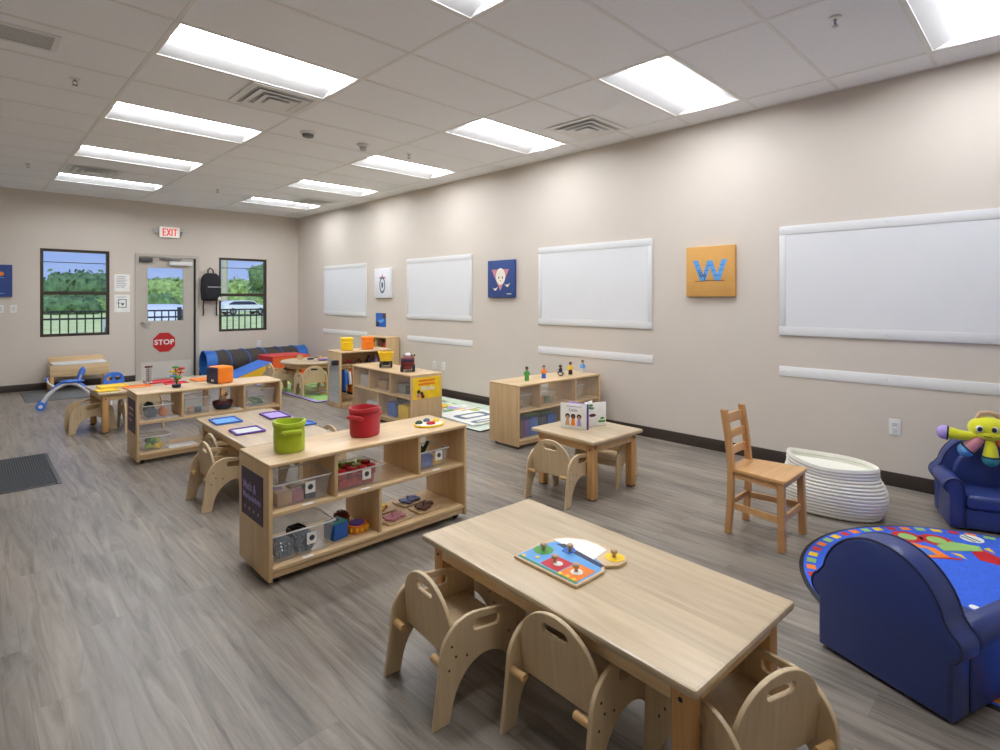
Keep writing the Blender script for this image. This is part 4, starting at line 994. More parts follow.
for k, (x, y, z, m) in enumerate(((0.105, 0.11, 0, 'lime'), (0.165, 0.105, 0, 'yellow'), (0.20, 0.15, 0, 'yellow'), (0.12, 0.18, 0, 'green'), (0.175, 0.19, 0, 'lime'), (0.125, 0.12, 0.045, 'green'), (0.17, 0.15, 0.045, 'lime'), (0.12, 0.185, 0.045, 'darkgreen'))):
    cloth(S2, x, y, bz - ZM + ZB + z, (0.030, 0.028, 0.024), m, '%s play fruit in the lower bin by the exit door' % {'lime': 'lime green', 'yellow': 'yellow', 'green': 'mid green', 'darkgreen': 'dark green'}[m], 'play food in the lower bin, ' + m, 'play_fruit')
bin_(S2, 0.640, 0.150, ZB, 0.24, 0.21, 0.13, 'clear bin of dark red cloths on the lower shelf behind the tray table', card=False)
cloth(S2, 0.600, 0.125, ZB + 0.004, (0.062, 0.050, 0.042), 'maroon', 'dark red cloth in the lower bin behind the tray table')
cloth(S2, 0.690, 0.140, ZB + 0.004, (0.040, 0.055, 0.045), 'pink', 'dusty pink cloth in the lower bin behind the tray table')
cloth(S2, 0.645, 0.195, ZB + 0.03, (0.075, 0.030, 0.048), 'black', 'black cloth on top in the lower bin behind the tray table')

# --- things on the door side table
def slab(c, rz, w, d, h, mat, label, name, cat, z=TH):
    o = B().add(panel(rrect(-w / 2, -d / 2, w / 2, d / 2, min(w, d) * 0.15), (), h, min(h * 0.3, 0.004)), T((0, 0, h / 2))).done(name, mat)
    o.location = (c[0], c[1], z + 0.0006); o.rotation_euler = (0, 0, rz); return tag(o, label, cat)
def dish(c, rz, w, d, mat, label): tray(c, rz, w, d, mat, mat, label)
dish((1.105, 7.055), 0.1, 0.20, 0.17, 'yellow', 'yellow tray at the near left corner of the door side table')
dish((1.20, 7.35), 0.05, 0.26, 0.20, 'yellow', 'long yellow tray farther back on the door side table')
dish((1.385, 7.09), -0.05, 0.25, 0.20, 'orange', 'orange tray beside the yellow ones on the door side table')
dish((1.66, 7.36), 0.1, 0.28, 0.24, 'red', 'red tray in the middle of the door side table')
dish((1.75, 7.06), 0.0, 0.22, 0.20, 'red', 'red tray nearest the toy flowers on the door side table')
dish((2.08, 7.20), 0.1, 0.26, 0.22, 'orange', 'orange tray at the right end of the door side table')
t = thing('sensory_tube', 'clear rattle tube with red caps standing on the door side table', 'toy', (1.53, 7.29, TH + 0.0006))
B().lathe([(0.001, 0), (0.036, 0), (0.036, 0.022), (0.001, 0.022)], 20).done('tube_base', 'lightgrey', t)
B().lathe([(0.030, 0.0222), (0.030, 0.185), (0.028, 0.185), (0.028, 0.0222)], 20).done('clear_tube', 'binclear', t)
b = B()
for k in range(7): b.lathe([(0.001, 0), (0.024, 0), (0.024, 0.006), (0.001, 0.006)], 14, (0, 0, 0.032 + 0.021 * k))
b.cyl((0, 0, 0.0225), (0, 0, 0.185), 0.004, n=8); b.done('tube_baffles', 'brown', t)
B().lathe([(0.001, 0.1852), (0.038, 0.1852), (0.038, 0.200), (0.001, 0.202)], 20).done('tube_cap', 'maroon', t)

# --- books on the small table
# front book: spine at its right edge, leaves go back to the left
t = thing('board_book', 'white board book with three children on its cover standing on the small table', 'book', (3.262, 2.455, TH + 0.0006))
def leaf(t, p0, p1, h, mat, nm, tk=0.006):
    d = Vector((p1[0] - p0[0], p1[1] - p0[1])); L = d.length
    M = T((p0[0], p0[1], 0)) @ Matrix.Rotation(math.atan2(d.y, d.x), 4, 'Z')
    B().box(0, -tk / 2, 0, L, tk / 2, h, 0.0015).xf(M).done(nm, mat, t)
    return M, L
HB_ = 0.185
# outer left edge -> spine, in world offsets from the spine
M, L = leaf(t, (-0.055, 0.200), (0, 0), HB_, 'paper', 'cover')          # front cover, faces the camera side
F = M @ T((0, -0.0036, 0)) @ XZ
B().add(words_mesh('Little', 0.032, 0.0006), F @ T((L * 0.5, HB_ * 0.74, 0))).done('lettering', 'purple', t)
B().add(panel(rrect(0.05, HB_ * 0.87, L - 0.04, HB_ * 0.895, 0.001), (), 0.0006, 0.0001), F).done('title_line', 'lilac', t)
for k, (m, hx) in enumerate((('tan', 0.058), ('orange', 0.103), ('lilac', 0.150))):
    B().add(panel(circ(hx, HB_ * 0.49, 0.019, 14), (), 0.0006, 0.0001), F).done('child_hair', 'hair', t)
    B().add(panel(circ(hx, HB_ * 0.455, 0.012, 12), (), 0.0006, 0.0001), F @ T((0, 0, 0.0006))).done('child_face', 'skindark' if k == 1 else 'skin', t)
    B().add(panel([(hx - 0.018, HB_ * 0.12), (hx + 0.018, HB_ * 0.12), (hx + 0.011, HB_ * 0.39), (hx - 0.011, HB_ * 0.39)], (), 0.0006, 0.0001), F).done('child_clothes', m, t)
leaf(t, (0.030, 0.190), (0.020, 0.006), HB_, 'lilac', 'cover')
leaf(t, (-0.035, 0.195), (0.006, 0.004), HB_ - 0.006, 'paper', 'page_block', 0.010)
leaf(t, (0.004, -0.003), (0.026, 0.004), HB_, 'purple', 'spine', 0.008)
t = thing('board_book', 'white board book with green leaves on its cover standing on the small table', 'book', (3.372, 2.475, TH + 0.0006))
M, L = leaf(t, (-0.035, 0.040), (0.135, -0.018), HB_ * 0.96, 'paper', 'cover')
F = M @ T((0, -0.0036, 0)) @ XZ
b = B()
for u, v in ((0.040, 0.86), (0.028, 0.76), (0.050, 0.74), (0.145, 0.30), (0.125, 0.18), (0.155, 0.17)): b.add(panel(circ(u, HB_ * v, 0.020, 12, 0.009), (), 0.0006, 0.0001), F)
b.done('leaf_print', 'green', t)
B().add(panel(circ(0.055, HB_ * 0.45, 0.032, 14, 0.012), (), 0.0006, 0.0001), F).done('plum_print', 'maroon', t)
leaf(t, (-0.025, 0.060), (0.100, 0.085), HB_ * 0.96, 'paper', 'cover')
leaf(t, (-0.029, 0.046), (-0.030, 0.060), HB_ * 0.96, 'cream', 'spine', 0.008)

# --- S3: wooden figures on top, bins inside
def figure(x, y, s, bodym, legm, label, skin='skin', wide=1.0):
    t = thing('wooden_figure', label, 'toy figure', at(S3, x, y, ZT + 0.0005), R(-45))
    B().lathe([(0.001, 0), (0.022 * wide, 0), (0.021 * wide, 0.03 * s), (0.019, 0.045 * s), (0.001, 0.045 * s)], 16).done('legs', legm, t)
    B().lathe([(0.001, 0.0452 * s), (0.020, 0.0452 * s), (0.021, 0.07 * s), (0.013, 0.088 * s), (0.001, 0.090 * s)], 16).done('body', bodym, t)
    B().ell((0, 0, 0.104 * s), (0.015, 0.015, 0.016), 14).done('head', skin, t)
    B().ell((0, 0.003, 0.110 * s), (0.0165, 0.0165, 0.0145), 14).done('hair', 'hair', t)
    for q in (-1, 1): B().tube([(q * 0.018, 0, 0.078 * s), (q * 0.026, -0.003, 0.062 * s), (q * 0.027, -0.006, 0.05 * s)], 0.005, 8).done('arm', bodym, t)
figure(0.265, 0.16, 1.12, 'green', 'green', 'wooden figure in green, first from the left on the shelf', 'skindark')
figure(0.505, 0.165, 1.05, 'orange', 'blue', 'wooden figure with orange top and blue legs, second from the left')
t = thing('wheelchair_figure', 'dark wooden figure sitting in a toy wheelchair, third from the left', 'toy figure', at(S3, 0.755, 0.17, ZT + 0.0005), R(-45))
for q in (-1, 1): B().add(panel(circ(0, 0.028, 0.028, 22), (circ(0, 0.028, 0.021, 18)[::-1],), 0.005, 0.001), T((0, q * 0.026, 0)) @ XZ).done('wheel', 'darkgrey', t)
B().box(-0.018, -0.021, 0.028, 0.022, 0.021, 0.036, 0.002).box(-0.022, -0.021, 0.028, -0.017, 0.021, 0.068, 0.002).done('wheelchair_seat', 'grey', t)
B().lathe([(0.001, 0), (0.017, 0), (0.018, 0.03), (0.012, 0.042), (0.001, 0.044)], 16, (0.002, 0, 0.0365)).done('body', 'black', t)
B().ell((0.002, 0, 0.094), (0.015, 0.015, 0.016), 14).done('head', 'skindark', t)
B().ell((0.000, 0, 0.100), (0.0165, 0.0165, 0.0145), 14).done('hair', 'hair', t)
B().tube([(0.01, 0, 0.042), (0.034, 0, 0.040), (0.038, 0, 0.012)], 0.010, 8).done('legs', 'lightgrey', t)
figure(0.910, 0.17, 1.08, 'yellow', 'black', 'wooden figure in a yellow top with black legs, fourth from the left', 'skindark')
figure(1.095, 0.16, 1.12, 'skyblue', 'lightgrey', 'wooden figure in pale blue, last on the right near the wall')
bin_(S3, 0.14, 0.20, ZM, 0.21, 0.24, 0.13, 'hazy clear bin in the left upper bay of the figure shelf', card=False)
bin_(S3, 0.46, 0.20, ZM, 0.26, 0.24, 0.13, 'hazy clear bin in the middle upper bay of the figure shelf', card=False)
bin_(S3, 0.93, 0.20, ZM, 0.18, 0.24, 0.14, 'hazy clear bin in the right upper bay of the figure shelf', card=False)
for k, (x, m, lb) in enumerate(((0.11, 'lilac', 'pale purple'), (0.165, 'tan', 'tan'), (0.39, 'pink', 'pink'), (0.45, 'orange', 'orange'), (0.53, 'green', 'green'), (0.91, 'lightgrey', 'light grey'))):
    block(S3, x, 0.17, bz, (0.05, 0.07, 0.06), m, '%s block inside a hazy bin of the figure shelf' % lb)
for k, (x, m, lb, w_, h_) in enumerate(((0.075, 'maroon', 'dark red', 0.075, 0.17), (0.155, 'purple', 'purple', 0.07, 0.16), (0.255, 'blue', 'blue', 0.11, 0.165), (0.375, 'navy', 'navy', 0.11, 0.16), (0.50, 'blue', 'bright blue', 0.11, 0.17))):
    block(S3, x, 0.20, ZB, (w_, 0.30, h_), m, '%s soft block standing in the lower bay of the figure shelf' % lb, 'soft block', name='soft_block')
for x, lb in ((0.27, 'green cloth lying over the blue soft blocks'), (0.47, 'green cloth lying over the last soft blocks, nearer the wall')):
    o = B().box(-0.085, -0.12, 0, 0.085, 0.12, 0.022, 0.008).done('play_cloth', 'green'); o.location = at(S3, x, 0.20, ZB + 0.172); o.rotation_euler = (0, 0.03, S3.rotation_euler[2]); tag(o, lb, 'cloth')

# --- S4: trucks on top, things behind its clear side
WH = 0.021
def wheels(t, xs, ys, r=WH, w=0.018):
    for x in xs:
        for s in (-1, 1):
            o = B().cyl((x, s * ys - w / 2, r), (x, s * ys + w / 2, r), r, n=20).done('wheel', 'black', t)
            B().cyl((x, s * (ys + w / 2), r), (x, s * (ys + w / 2 + 0.002), r), r * 0.45, n=14).done('hub', 'grey', o)
t = thing('dump_truck', 'yellow toy dump truck on top of the truck shelf', 'toy truck', at(S4, 0.46, 0.185, ZT + 0.0005), R(57))
t.scale = (1.3, 1.3, 1.3)
wheels(t, (-0.055, 0.0, 0.075), 0.046)
B().box(-0.085, -0.034, 0.024, 0.10, 0.034, 0.045, 0.004).done('chassis', 'black', t)
bedr = lambda w, x0, x1, z: [(x0, -w, z), (x1, -w, z), (x1, w, z), (x0, w, z)]
B().loft([bedr(0.045, -0.085, 0.035, 0.058), bedr(0.066, -0.108, 0.045, 0.135), bedr(0.060, -0.100, 0.039, 0.135), bedr(0.040, -0.078, 0.030, 0.064)]).done('tipper_bed', 'yellow', t)
B().box(-0.06, -0.02, 0.0455, 0.02, 0.02, 0.0575).done('bed_support', 'darkgrey', t)
B().box(0.052, -0.044, 0.0455, 0.108, 0.044, 0.115, 0.008).done('cab', 'yellow', t)
B().box(0.085, -0.036, 0.080, 0.1095, 0.036, 0.106, 0.003).done('windscreen', 'navy', t)
t = thing('mixer_truck', 'dark red toy truck with a white drum on top of the truck shelf', 'toy truck', at(S4, 0.935, 0.18, ZT + 0.0005), R(-126))
t.scale = (1.38, 1.38, 1.38)
wheels(t, (-0.065, 0.065), 0.045, 0.022, 0.022)
B().box(-0.095, -0.032, 0.022, 0.09, 0.032, 0.050, 0.004).done('chassis', 'darkred', t)
B().box(0.010, -0.052, 0.046, 0.098, 0.052, 0.118, 0.020, 3).done('cab', 'darkred', t)
B().box(0.080, -0.036, 0.078, 0.1005, 0.036, 0.104, 0.006).done('windscreen', 'navy', t)
B().ell((-0.040, 0, 0.098), (0.052, 0.042, 0.044), 18).done('drum', 'darkred', t)
B().ell((0.035, 0.0, 0.128), (0.026, 0.026, 0.018), 16).done('roof_dome', 'white', t)
B().tube([(-0.02, 0.045, 0.115), (0.0, 0.055, 0.125), (0.03, 0.052, 0.128)], 0.006, 8).done('side_pipe', 'black', t)
for i, (x, m, lb, s) in enumerate(((0.14, 'lightgrey', 'pale grey box', (0.20, 0.22, 0.13)), (0.53, 'tan', 'tan box', (0.20, 0.20, 0.10)), (0.70, 'slate', 'blue grey box', (0.10, 0.16, 0.10)), (0.946, 'grey', 'grey box', (0.16, 0.2, 0.10)), (1.19, 'darkgreen', 'dark green box', (0.08, 0.2, 0.16)))):
    block(S4, x, 0.19, ZM, s, m, '%s behind the clear side of the truck shelf, upper row' % lb, 'box', name='toy_box')
for i, (x, m, lb, s) in enumerate(((0.36, 'lightgrey', 'white box', (0.26, 0.22, 0.10)), (0.80, 'blue', 'blue box', (0.17, 0.24, 0.15)), (1.06, 'yellow', 'yellow box', (0.20, 0.26, 0.155)))):
    block(S4, x, 0.17, ZB, s, m, '%s behind the clear side of the truck shelf, lower row' % lb, 'box', name='toy_box')
cloth(S4, 0.82, 0.19, ZB + 0.151, (0.07, 0.07, 0.026), 'black', 'black cloth lying on the blue box in the truck shelf')
cloth(S4, 1.08, 0.19, ZB + 0.157, (0.06, 0.07, 0.022), 'darkgrey', 'dark grey cloth lying on the yellow box in the truck shelf')

# --- dress-up stand with mirror end
S5 = thing('dress_up_stand', 'birch dress-up stand with a mirror on its end behind the truck shelf', 'shelf unit', (3.402, 6.395, 0), R(-5))
w5, d5, h5, tk = 0.72, 0.40, 0.712, 0.020
for x in (0, w5 - tk): B().box(x, 0, 0.0, x + tk, d5, h5 - tk, 0.002).done('end_panel', 'birchZ', S5)
B().box(-0.004, -0.004, h5 - tk, w5 + 0.004, d5 + 0.004, h5, 0.005).done('stand_top', 'birchX', S5)
B().box(tk, 0.004, 0.03, w5 - tk, d5 - 0.012, 0.05, 0.002).done('bottom_shelf', 'birchX', S5)
B().box(tk, 0.004, 0.0, w5 - tk, 0.02, 0.0297).done('toe_rail', 'birchX', S5)
B().box(tk, 0.13, 0.515, w5 - tk, d5 - 0.012, 0.533, 0.002).done('upper_shelf', 'birchX', S5)
B().box(tk, d5 - 0.0115, 0.0, w5 - tk, d5 - 0.001, h5 - tk).done('back_panel', 'birchX', S5)
B().tube([(tk, 0.10, 0.495), (w5 - tk, 0.10, 0.495)], 0.011, 12).done('hanging_rail', 'dowel', S5)
B().box(-0.004, 0.035, 0.06, -0.0002, d5 - 0.06, 0.605).done('mirror_pane', 'mirror', S5)
def costume(x, mat, trim, label, l):
    t = thing('costume', label, 'costume', on(S5, x, 0.10, 0.495), S5.rotation_euler[2] + PI / 2 + 0.05)
    rings = []
    for k, (z, w, d) in enumerate(((-0.020, 0.03, 0.008), (-0.045, 0.085, 0.014), (-0.12, 0.075, 0.016), (-l * 0.7, 0.085, 0.018), (-l, 0.095, 0.019))):
        rings.append([(w * math.cos(2 * PI * q / 28), d * math.sin(2 * PI * q / 28) * (1 + 0.25 * math.sin(q * 1.9)), z) for q in range(28)])
    B().loft(rings).done('garment', mat, t)
    for s in (-1, 1): B().tube([(s * 0.075, 0, -0.045), (s * 0.095, 0, -0.12), (s * 0.10, 0, -0.20)], [0.018, 0.017, 0.019], 10).done('sleeve', mat, t)
    B().loft([[(q[0] * 1.03, q[1] * 1.15, -l - 0.002) for q in rings[-1]], [(q[0] * 1.03, q[1] * 1.15, -l + 0.025) for q in rings[-1]]]).done('hem', trim, t)
    b = B(); b.tube([(0.0148 * math.cos(a), 0, 0.0148 * math.sin(a)) for a in [PI * q / 6 for q in range(-3, 7)]], 0.0025, 6); b.tube([(-0.07, 0, -0.036), (0, 0, -0.018), (0.07, 0, -0.036)], 0.003, 6); b.done('hanger', 'black', t)
costume(0.075, 'blue', 'navy', 'blue costume hanging next to the mirror end', 0.30)
costume(0.130, 'lightgrey', 'grey', 'pale costume hanging between the blue and the orange one', 0.17)
costume(0.185, 'orange', 'black', 'orange and black costume hanging in the dress-up stand', 0.34)
costume(0.245, 'red', 'maroon', 'red costume hanging deepest in the dress-up stand', 0.30)
def small_bin(x, y, mat, label):
    t = thing('fabric_bin', label, 'bin', on(S5, x, y, h5 + 0.0005), R(-20))
    B().box(-0.072, -0.072, 0, 0.072, 0.072, 0.145, 0.016, 3).done('bin_body', mat, t)
    B().add(panel(rrect(-0.078, -0.078, 0.078, 0.078, 0.02), (), 0.03, 0.008), T((0, 0, 0.150))).done('lid', mat, t)
    B().tube([(-0.03, -0.07, 0.10), (-0.03, -0.092, 0.105), (0.03, -0.092, 0.105), (0.03, -0.07, 0.10)], 0.008, 8).done('handle', mat, t)
small_bin(0.155, 0.16, 'felt_yellow', 'yellow fabric bin on the dress-up stand')
small_bin(0.445, 0.16, 'felt_orange', 'orange fabric bin on the dress-up stand')
# toys standing on the stand's upper shelf
def toybit(x, y, mat, label, kind):
    t = thing('small_toy', label, 'toy', on(S5, x, y, 0.5335), R(-30))
    if kind == 0:
        b = B(); b.box(-0.05, -0.02, 0.012, 0.05, 0.02, 0.03, 0.005); b.box(-0.01, -0.018, 0.030, 0.03, 0.018, 0.055, 0.006); b.done('toy_body', mat, t); wheels(t, (-0.03, 0.03), 0.022, 0.013, 0.01)
    else:
        B().lathe([(0.001, 0), (0.035, 0), (0.028, 0.04), (0.012, 0.06), (0.001, 0.062)], 16).done('toy_body', mat, t); B().ell((0, 0, 0.075), (0.02, 0.02, 0.02), 12).done('toy_head', mat, t)
toybit(0.19, 0.20, 'red', 'red toy car inside the dress-up stand, upper shelf', 0)
toybit(0.34, 0.22, 'brown', 'brown toy car beside the red one in the dress-up stand', 0)
toybit(0.48, 0.20, 'navy', 'navy toy figure on the dress-up stand upper shelf', 1)
toybit(0.60, 0.22, 'lilac', 'pale purple toy figure on the dress-up stand upper shelf', 1)

# --- tall cubby against the long wall
S6 = thing('wall_cubby', 'tall narrow birch cubby standing against the long wall behind the dress-up stand', 'shelf unit', (4.640, 7.945, 0), R(-90))
w6, d6, h6 = 0.66, 0.235, 0.79; tk = 0.018
for x in (0, w6 - tk): B().box(x, 0, 0.0, x + tk, d6, h6 - tk, 0.002).done('end_panel', 'birchZ', S6)
B().box(0, -0.003, h6 - tk, w6, d6, h6, 0.004).done('cubby_top', 'birchX', S6)
B().box(tk, d6 - 0.010, 0.0, w6 - tk, d6 - 0.001, h6 - tk).done('back_panel', 'birchX', S6)
for z in (0.05, 0.36, 0.60): B().box(tk, 0.004, z, w6 - tk, d6 - 0.011, z + tk, 0.002).done('cubby_shelf', 'birchX', S6)
B().box(w6 / 2 - 0.008, 0.006, 0.6182, w6 / 2 + 0.008, d6 - 0.011, h6 - tk - 0.0002).done('divider', 'birchZ', S6)
B().box(-0.002, 0.0, 0.395, 0, d6, 0.402).done('joint_line', 'plyedge', S6)
for i, (x, m, lb, s) in enumerate(((0.10, 'red', 'red box in the tall wall cubby, top left', (0.10, 0.12, 0.10)), (0.24, 'orange', 'orange box in the tall wall cubby, top', (0.09, 0.12, 0.07)), (0.42, 'brown', 'brown box in the tall wall cubby, top right', (0.11, 0.12, 0.10)), (0.55, 'red', 'red box in the tall wall cubby nearest the end panel', (0.10, 0.12, 0.08)))):
    block(S6, x, 0.10, 0.618, s, m, lb, 'box', name='toy_box')

# ================================================================== play mats, climber, tunnel
def playmat(x0, y0, x1, y1, h, label, base, seed, border=None, rz=0.0):
    t = thing('play_mat', label, 'play mat', ((x0 + x1) / 2, (y0 + y1) / 2, 0), rz)
    w, d = (x1 - x0) / 2, (y1 - y0) / 2
    B().box(-w, -d, 0.0, w, d, h, 0.004).done('mat_pad', 'darkgrey', t)
    B().box(-w + 0.004, -d + 0.004, h, w - 0.004, d - 0.004, h + 0.001).done('mat_face', base, t)
    rnd = random.Random(seed)
    if border:
        b = B(); q = 0.07
        b.box(-w + 0.004, -d + 0.004, h + 0.001, -w + q, d - 0.004, h + 0.0016); b.box(-w + q, -d + 0.004, h + 0.001, w - 0.004, -d + q, h + 0.0016); b.done('mat_border', border, t)
    for k, m in enumerate(('ruggreen', 'paper', 'lilac', 'green', 'grey', 'orange', 'yellow')):
        b = B()
        for i in range(22 if k < 4 else 12):
            cx, cy = rnd.uniform(-w + 0.2, w - 0.2), rnd.uniform(-d + 0.2, d - 0.2); rx, ry = rnd.uniform(0.02, 0.07), rnd.uniform(0.02, 0.09)
            if k in (0, 3): b.add(panel(circ(cx, cy, rx, 14, ry), (), 0.0006, 0.0001), T((0, 0, h + 0.0014 + 0.0005 * k)))
            else: b.box(cx - rx, cy - ry, h + 0.001, cx + rx, cy + ry, h + 0.0016 + 0.0005 * k)
        b.done('mat_print', m, t)
    return t
playmat(3.36, 6.96, 4.80, 9.20, 0.012, 'green printed play mat with purple edge under the round table', 'ruggreen', 3, 'lilac')
playmat(3.82, 4.24, 4.80, 6.10, 0.014, 'green and white printed play mat between the truck shelf and the wall', 'matpale', 11)
t = thing('road_playboard', 'white folded road print board lying on the play mat by the wall', 'play mat', (4.22, 4.78, 0.020), R(-4))
B().add(panel(rrect(-0.30, -0.38, 0.30, 0.38, 0.02), (), 0.016, 0.003), T((0, 0, 0.008))).done('board_pad', 'paper', t)
b = B(); b.add(panel(rrect(-0.22, -0.10, 0.20, 0.14, 0.05), (rrect(-0.15, -0.05, 0.13, 0.09, 0.03)[::-1],), 0.0008, 0.0001), T((0, 0, 0.0165))); b.add(panel(rrect(-0.24, -0.33, 0.15, -0.22, 0.04), (rrect(-0.18, -0.30, 0.09, -0.25, 0.02)[::-1],), 0.0008, 0.0001), T((0, 0, 0.0165))); b.done('road_print', 'slate', t)
b = B(); b.add(panel(rrect(-0.28, -0.36, -0.05, -0.345, 0.004), (), 0.0008, 0.0001), T((0, 0, 0.0165))); b.add(panel(circ(0.2, 0.25, 0.06, 14), (), 0.0008, 0.0001), T((0, 0, 0.0165))); b.done('green_print', 'lime', t)
B().add(panel(rrect(0.05, 0.30, 0.29, 0.33, 0.004), (), 0.0008, 0.0001), T((0, 0, 0.0165))).done('red_print', 'pink', t)

t = thing('foam_climber_block', 'red topped orange foam block with an arch through it by the far wall', 'foam block', (4.18, 9.60, 0.0))
pts = [(-0.33, 0.0), (-0.20, 0.0)] + arc(0.0, 0.0, 0.19, 0.25, 176, 4, 14) + [(0.20, 0.0), (0.33, 0.0), (0.33, 0.360), (-0.33, 0.360)]
B().prism(pts, 0.0, 0.66, 'xz').done('arch_body', 'foam_orange', t)
B().box(-0.332, -0.001, 0.3605, 0.332, 0.662, 0.374, 0.004).done('top_cover', 'foam_red', t)
B().box(-0.3335, 0.0, 0.004, -0.3303, 0.66, 0.360).done('side_cover', 'foam_red', t)
t = thing('foam_ramp', 'blue foam ramp with yellow sides leading up to the foam block', 'foam block', (3.838, 9.61, 0.0))
B().prism([(-0.74, 0.005), (-0.004, 0.005), (-0.004, 0.272), (-0.70, 0.022)], 0.0, 0.60, 'xz').done('ramp_body', 'foam_yellow', t)
b = B(); b.loft([[(-0.745, -0.001, 0.006), (-0.70, -0.001, 0.0235), (-0.004, -0.001, 0.274), (-0.004, -0.001, 0.286), (-0.71, -0.001, 0.032), (-0.755, -0.001, 0.006)], [(-0.745, 0.601, 0.006), (-0.70, 0.601, 0.0235), (-0.004, 0.601, 0.274), (-0.004, 0.601, 0.286), (-0.71, 0.601, 0.032), (-0.755, 0.601, 0.006)]]); b.done('slope_cover', 'foam_blue', t)

t = thing('play_tunnel', 'long blue and black mesh crawl tunnel lying along the far wall', 'tunnel', (3.065, 10.66, 0.238))
rt, Lt = 0.218, 1.80
def tun(x0, x1, r0=rt, th=0.006, n=36):
    ring = lambda x, r: [(x, r * math.cos(2 * PI * k / n), r * math.sin(2 * PI * k / n)) for k in range(n)]
    b = B(); a = [[b.bm.verts.new(p) for p in ring(x, r)] for x, r in ((x0, r0), (x1, r0), (x1, r0 - th), (x0, r0 - th))]
    for i in range(4):
        for k in range(n): b.bm.faces.new((a[i][k], a[i][(k + 1) % n], a[(i + 1) % 4][(k + 1) % n], a[(i + 1) % 4][k]))
    return b
tun(0.17, Lt - 0.17).done('mesh_skin', 'tunnel_mesh', t)
tun(0.0, 0.17, rt + 0.001).done('end_sleeve', 'tunnel_blue', t)
tun(Lt - 0.17, Lt, rt + 0.001).done('end_sleeve', 'tunnel_blue', t)
for x in (0.0, Lt): B().tube([(x, rt * math.cos(2 * PI * k / 36), rt * math.sin(2 * PI * k / 36)) for k in range(36)], 0.013, 8, True).done('end_ring', 'tunnel_blue', t)
turns = 5
for k in range(turns):
    x = 0.24 + (Lt - 0.42) * k / (turns - 0.6)
    B().tube([(x + 0.16 * math.sin(a / 2) ** 2, (rt + 0.004) * math.cos(a), (rt + 0.004) * math.sin(a)) for a in [2 * PI * q / 36 for q in range(36)]], 0.010, 8, True).done('blue_hoop', 'tunnel_blue', t)

# --- cup, bowl and tray on the round table
zr = T5.location[2] + TH + 0.0255
t = thing('wooden_cup', 'small wooden cup at the back of the round table', 'cup', (3.66, 8.13, zr)); B().lathe([(0.001, 0), (0.033, 0), (0.036, 0.07), (0.031, 0.07), (0.028, 0.006), (0.001, 0.006)], 20).done('cup_body', 'tan', t); B().tube([(0.034, 0, 0.055), (0.055, 0, 0.05), (0.055, 0, 0.025), (0.033, 0, 0.02)], 0.004, 8).done('cup_handle', 'tan', t)
t = thing('wooden_cup', 'small wooden cup right of the first one on the round table', 'cup', (3.92, 8.00, zr)); B().lathe([(0.001, 0), (0.038, 0), (0.041, 0.05), (0.036, 0.05), (0.033, 0.006), (0.001, 0.006)], 20).done('cup_body', 'tan', t); B().tube([(0.039, 0, 0.04), (0.058, 0, 0.036), (0.056, 0, 0.018), (0.038, 0, 0.014)], 0.004, 8).done('cup_handle', 'tan', t)
t = thing('toy_pan', 'dark blue toy pan between the wooden cups', 'toy', (3.78, 8.02, zr)); B().lathe([(0.001, 0), (0.045, 0), (0.052, 0.02), (0.048, 0.02), (0.042, 0.005), (0.001, 0.005)], 22).done('pan_body', 'navy', t); B().tube([(0.05, 0, 0.016), (0.075, 0.01, 0.02), (0.11, 0.02, 0.022)], 0.006, 8).done('pan_handle', 'black', t)
t = thing('toy_plate', 'purple toy plate at the front of the round table', 'toy', (3.86, 7.78, zr)); B().lathe([(0.001, 0), (0.05, 0), (0.078, 0.012), (0.075, 0.015), (0.048, 0.005), (0.001, 0.005)], 26).done('plate_body', 'purple', t)

# ================================================================== window side: bench, ride-on, mats
t = thing('light_table', 'low wooden table with a pale top and backboard against the window wall', 'table', (1.305, 10.60, 0))
W_, D_ = 0.355, 0.22
B().box(-W_, -D_, 0.23, W_, -D_ + 0.02, 0.395, 0.003).done('front_apron', 'birchX', t)
B().box(-W_, D_ - 0.02, 0.23, W_, D_, 0.395, 0.003).done('rear_apron', 'birchX', t)
for s in (-1, 1): B().box(min(s * W_, s * (W_ - 0.02)), -D_ + 0.0203, 0.23, max(s * W_, s * (W_ - 0.02)), D_ - 0.0203, 0.395, 0.003).done('side_apron', 'birchY', t)
B().box(-W_ + 0.03, -D_ + 0.03, 0.3955, W_ - 0.03, D_ - 0.03, 0.425, 0.004).done('pale_top', 'white', t)
B().box(-W_ + 0.01, D_ - 0.045, 0.3955, W_ - 0.02, D_ - 0.029, 0.50, 0.003).done('backboard', 'birchX', t)
for sx in (-1, 1):
    for sy in (-1, 1): B().box(min(sx * W_, sx * (W_ - 0.045)), min(sy * D_, sy * (D_ - 0.045)) + (0.0 if sy > 0 else 0.0), 0.0, max(sx * W_, sx * (W_ - 0.045)), max(sy * D_, sy * (D_ - 0.045)), 0.2295, 0.003).done('leg', 'pine', t)
o = B().box(-0.60, -0.55, 0, 0.60, 0.55, 0.008, 0.003).done('floor_mat', 'mat_grey'); o.location = (1.24, 10.20, 0); tag(o, 'grey floor mat before the low table under the window', 'mat')
t = thing('floor_mat', 'dark ribbed entrance mat on the floor at the left', 'mat', (-0.05, 5.85, 0), R(-0.6))
B().box(-0.61, -0.555, 0, 0.61, 0.555, 0.006, 0.002).done('mat_border', 'rubber', t)
b = B()
for k in range(76): b.box(-0.585 + 0.0155 * k, -0.53, 0.006, -0.585 + 0.0155 * k + 0.0095, 0.53, 0.0095)
b.done('mat_ribs', 'mat_dark', t)

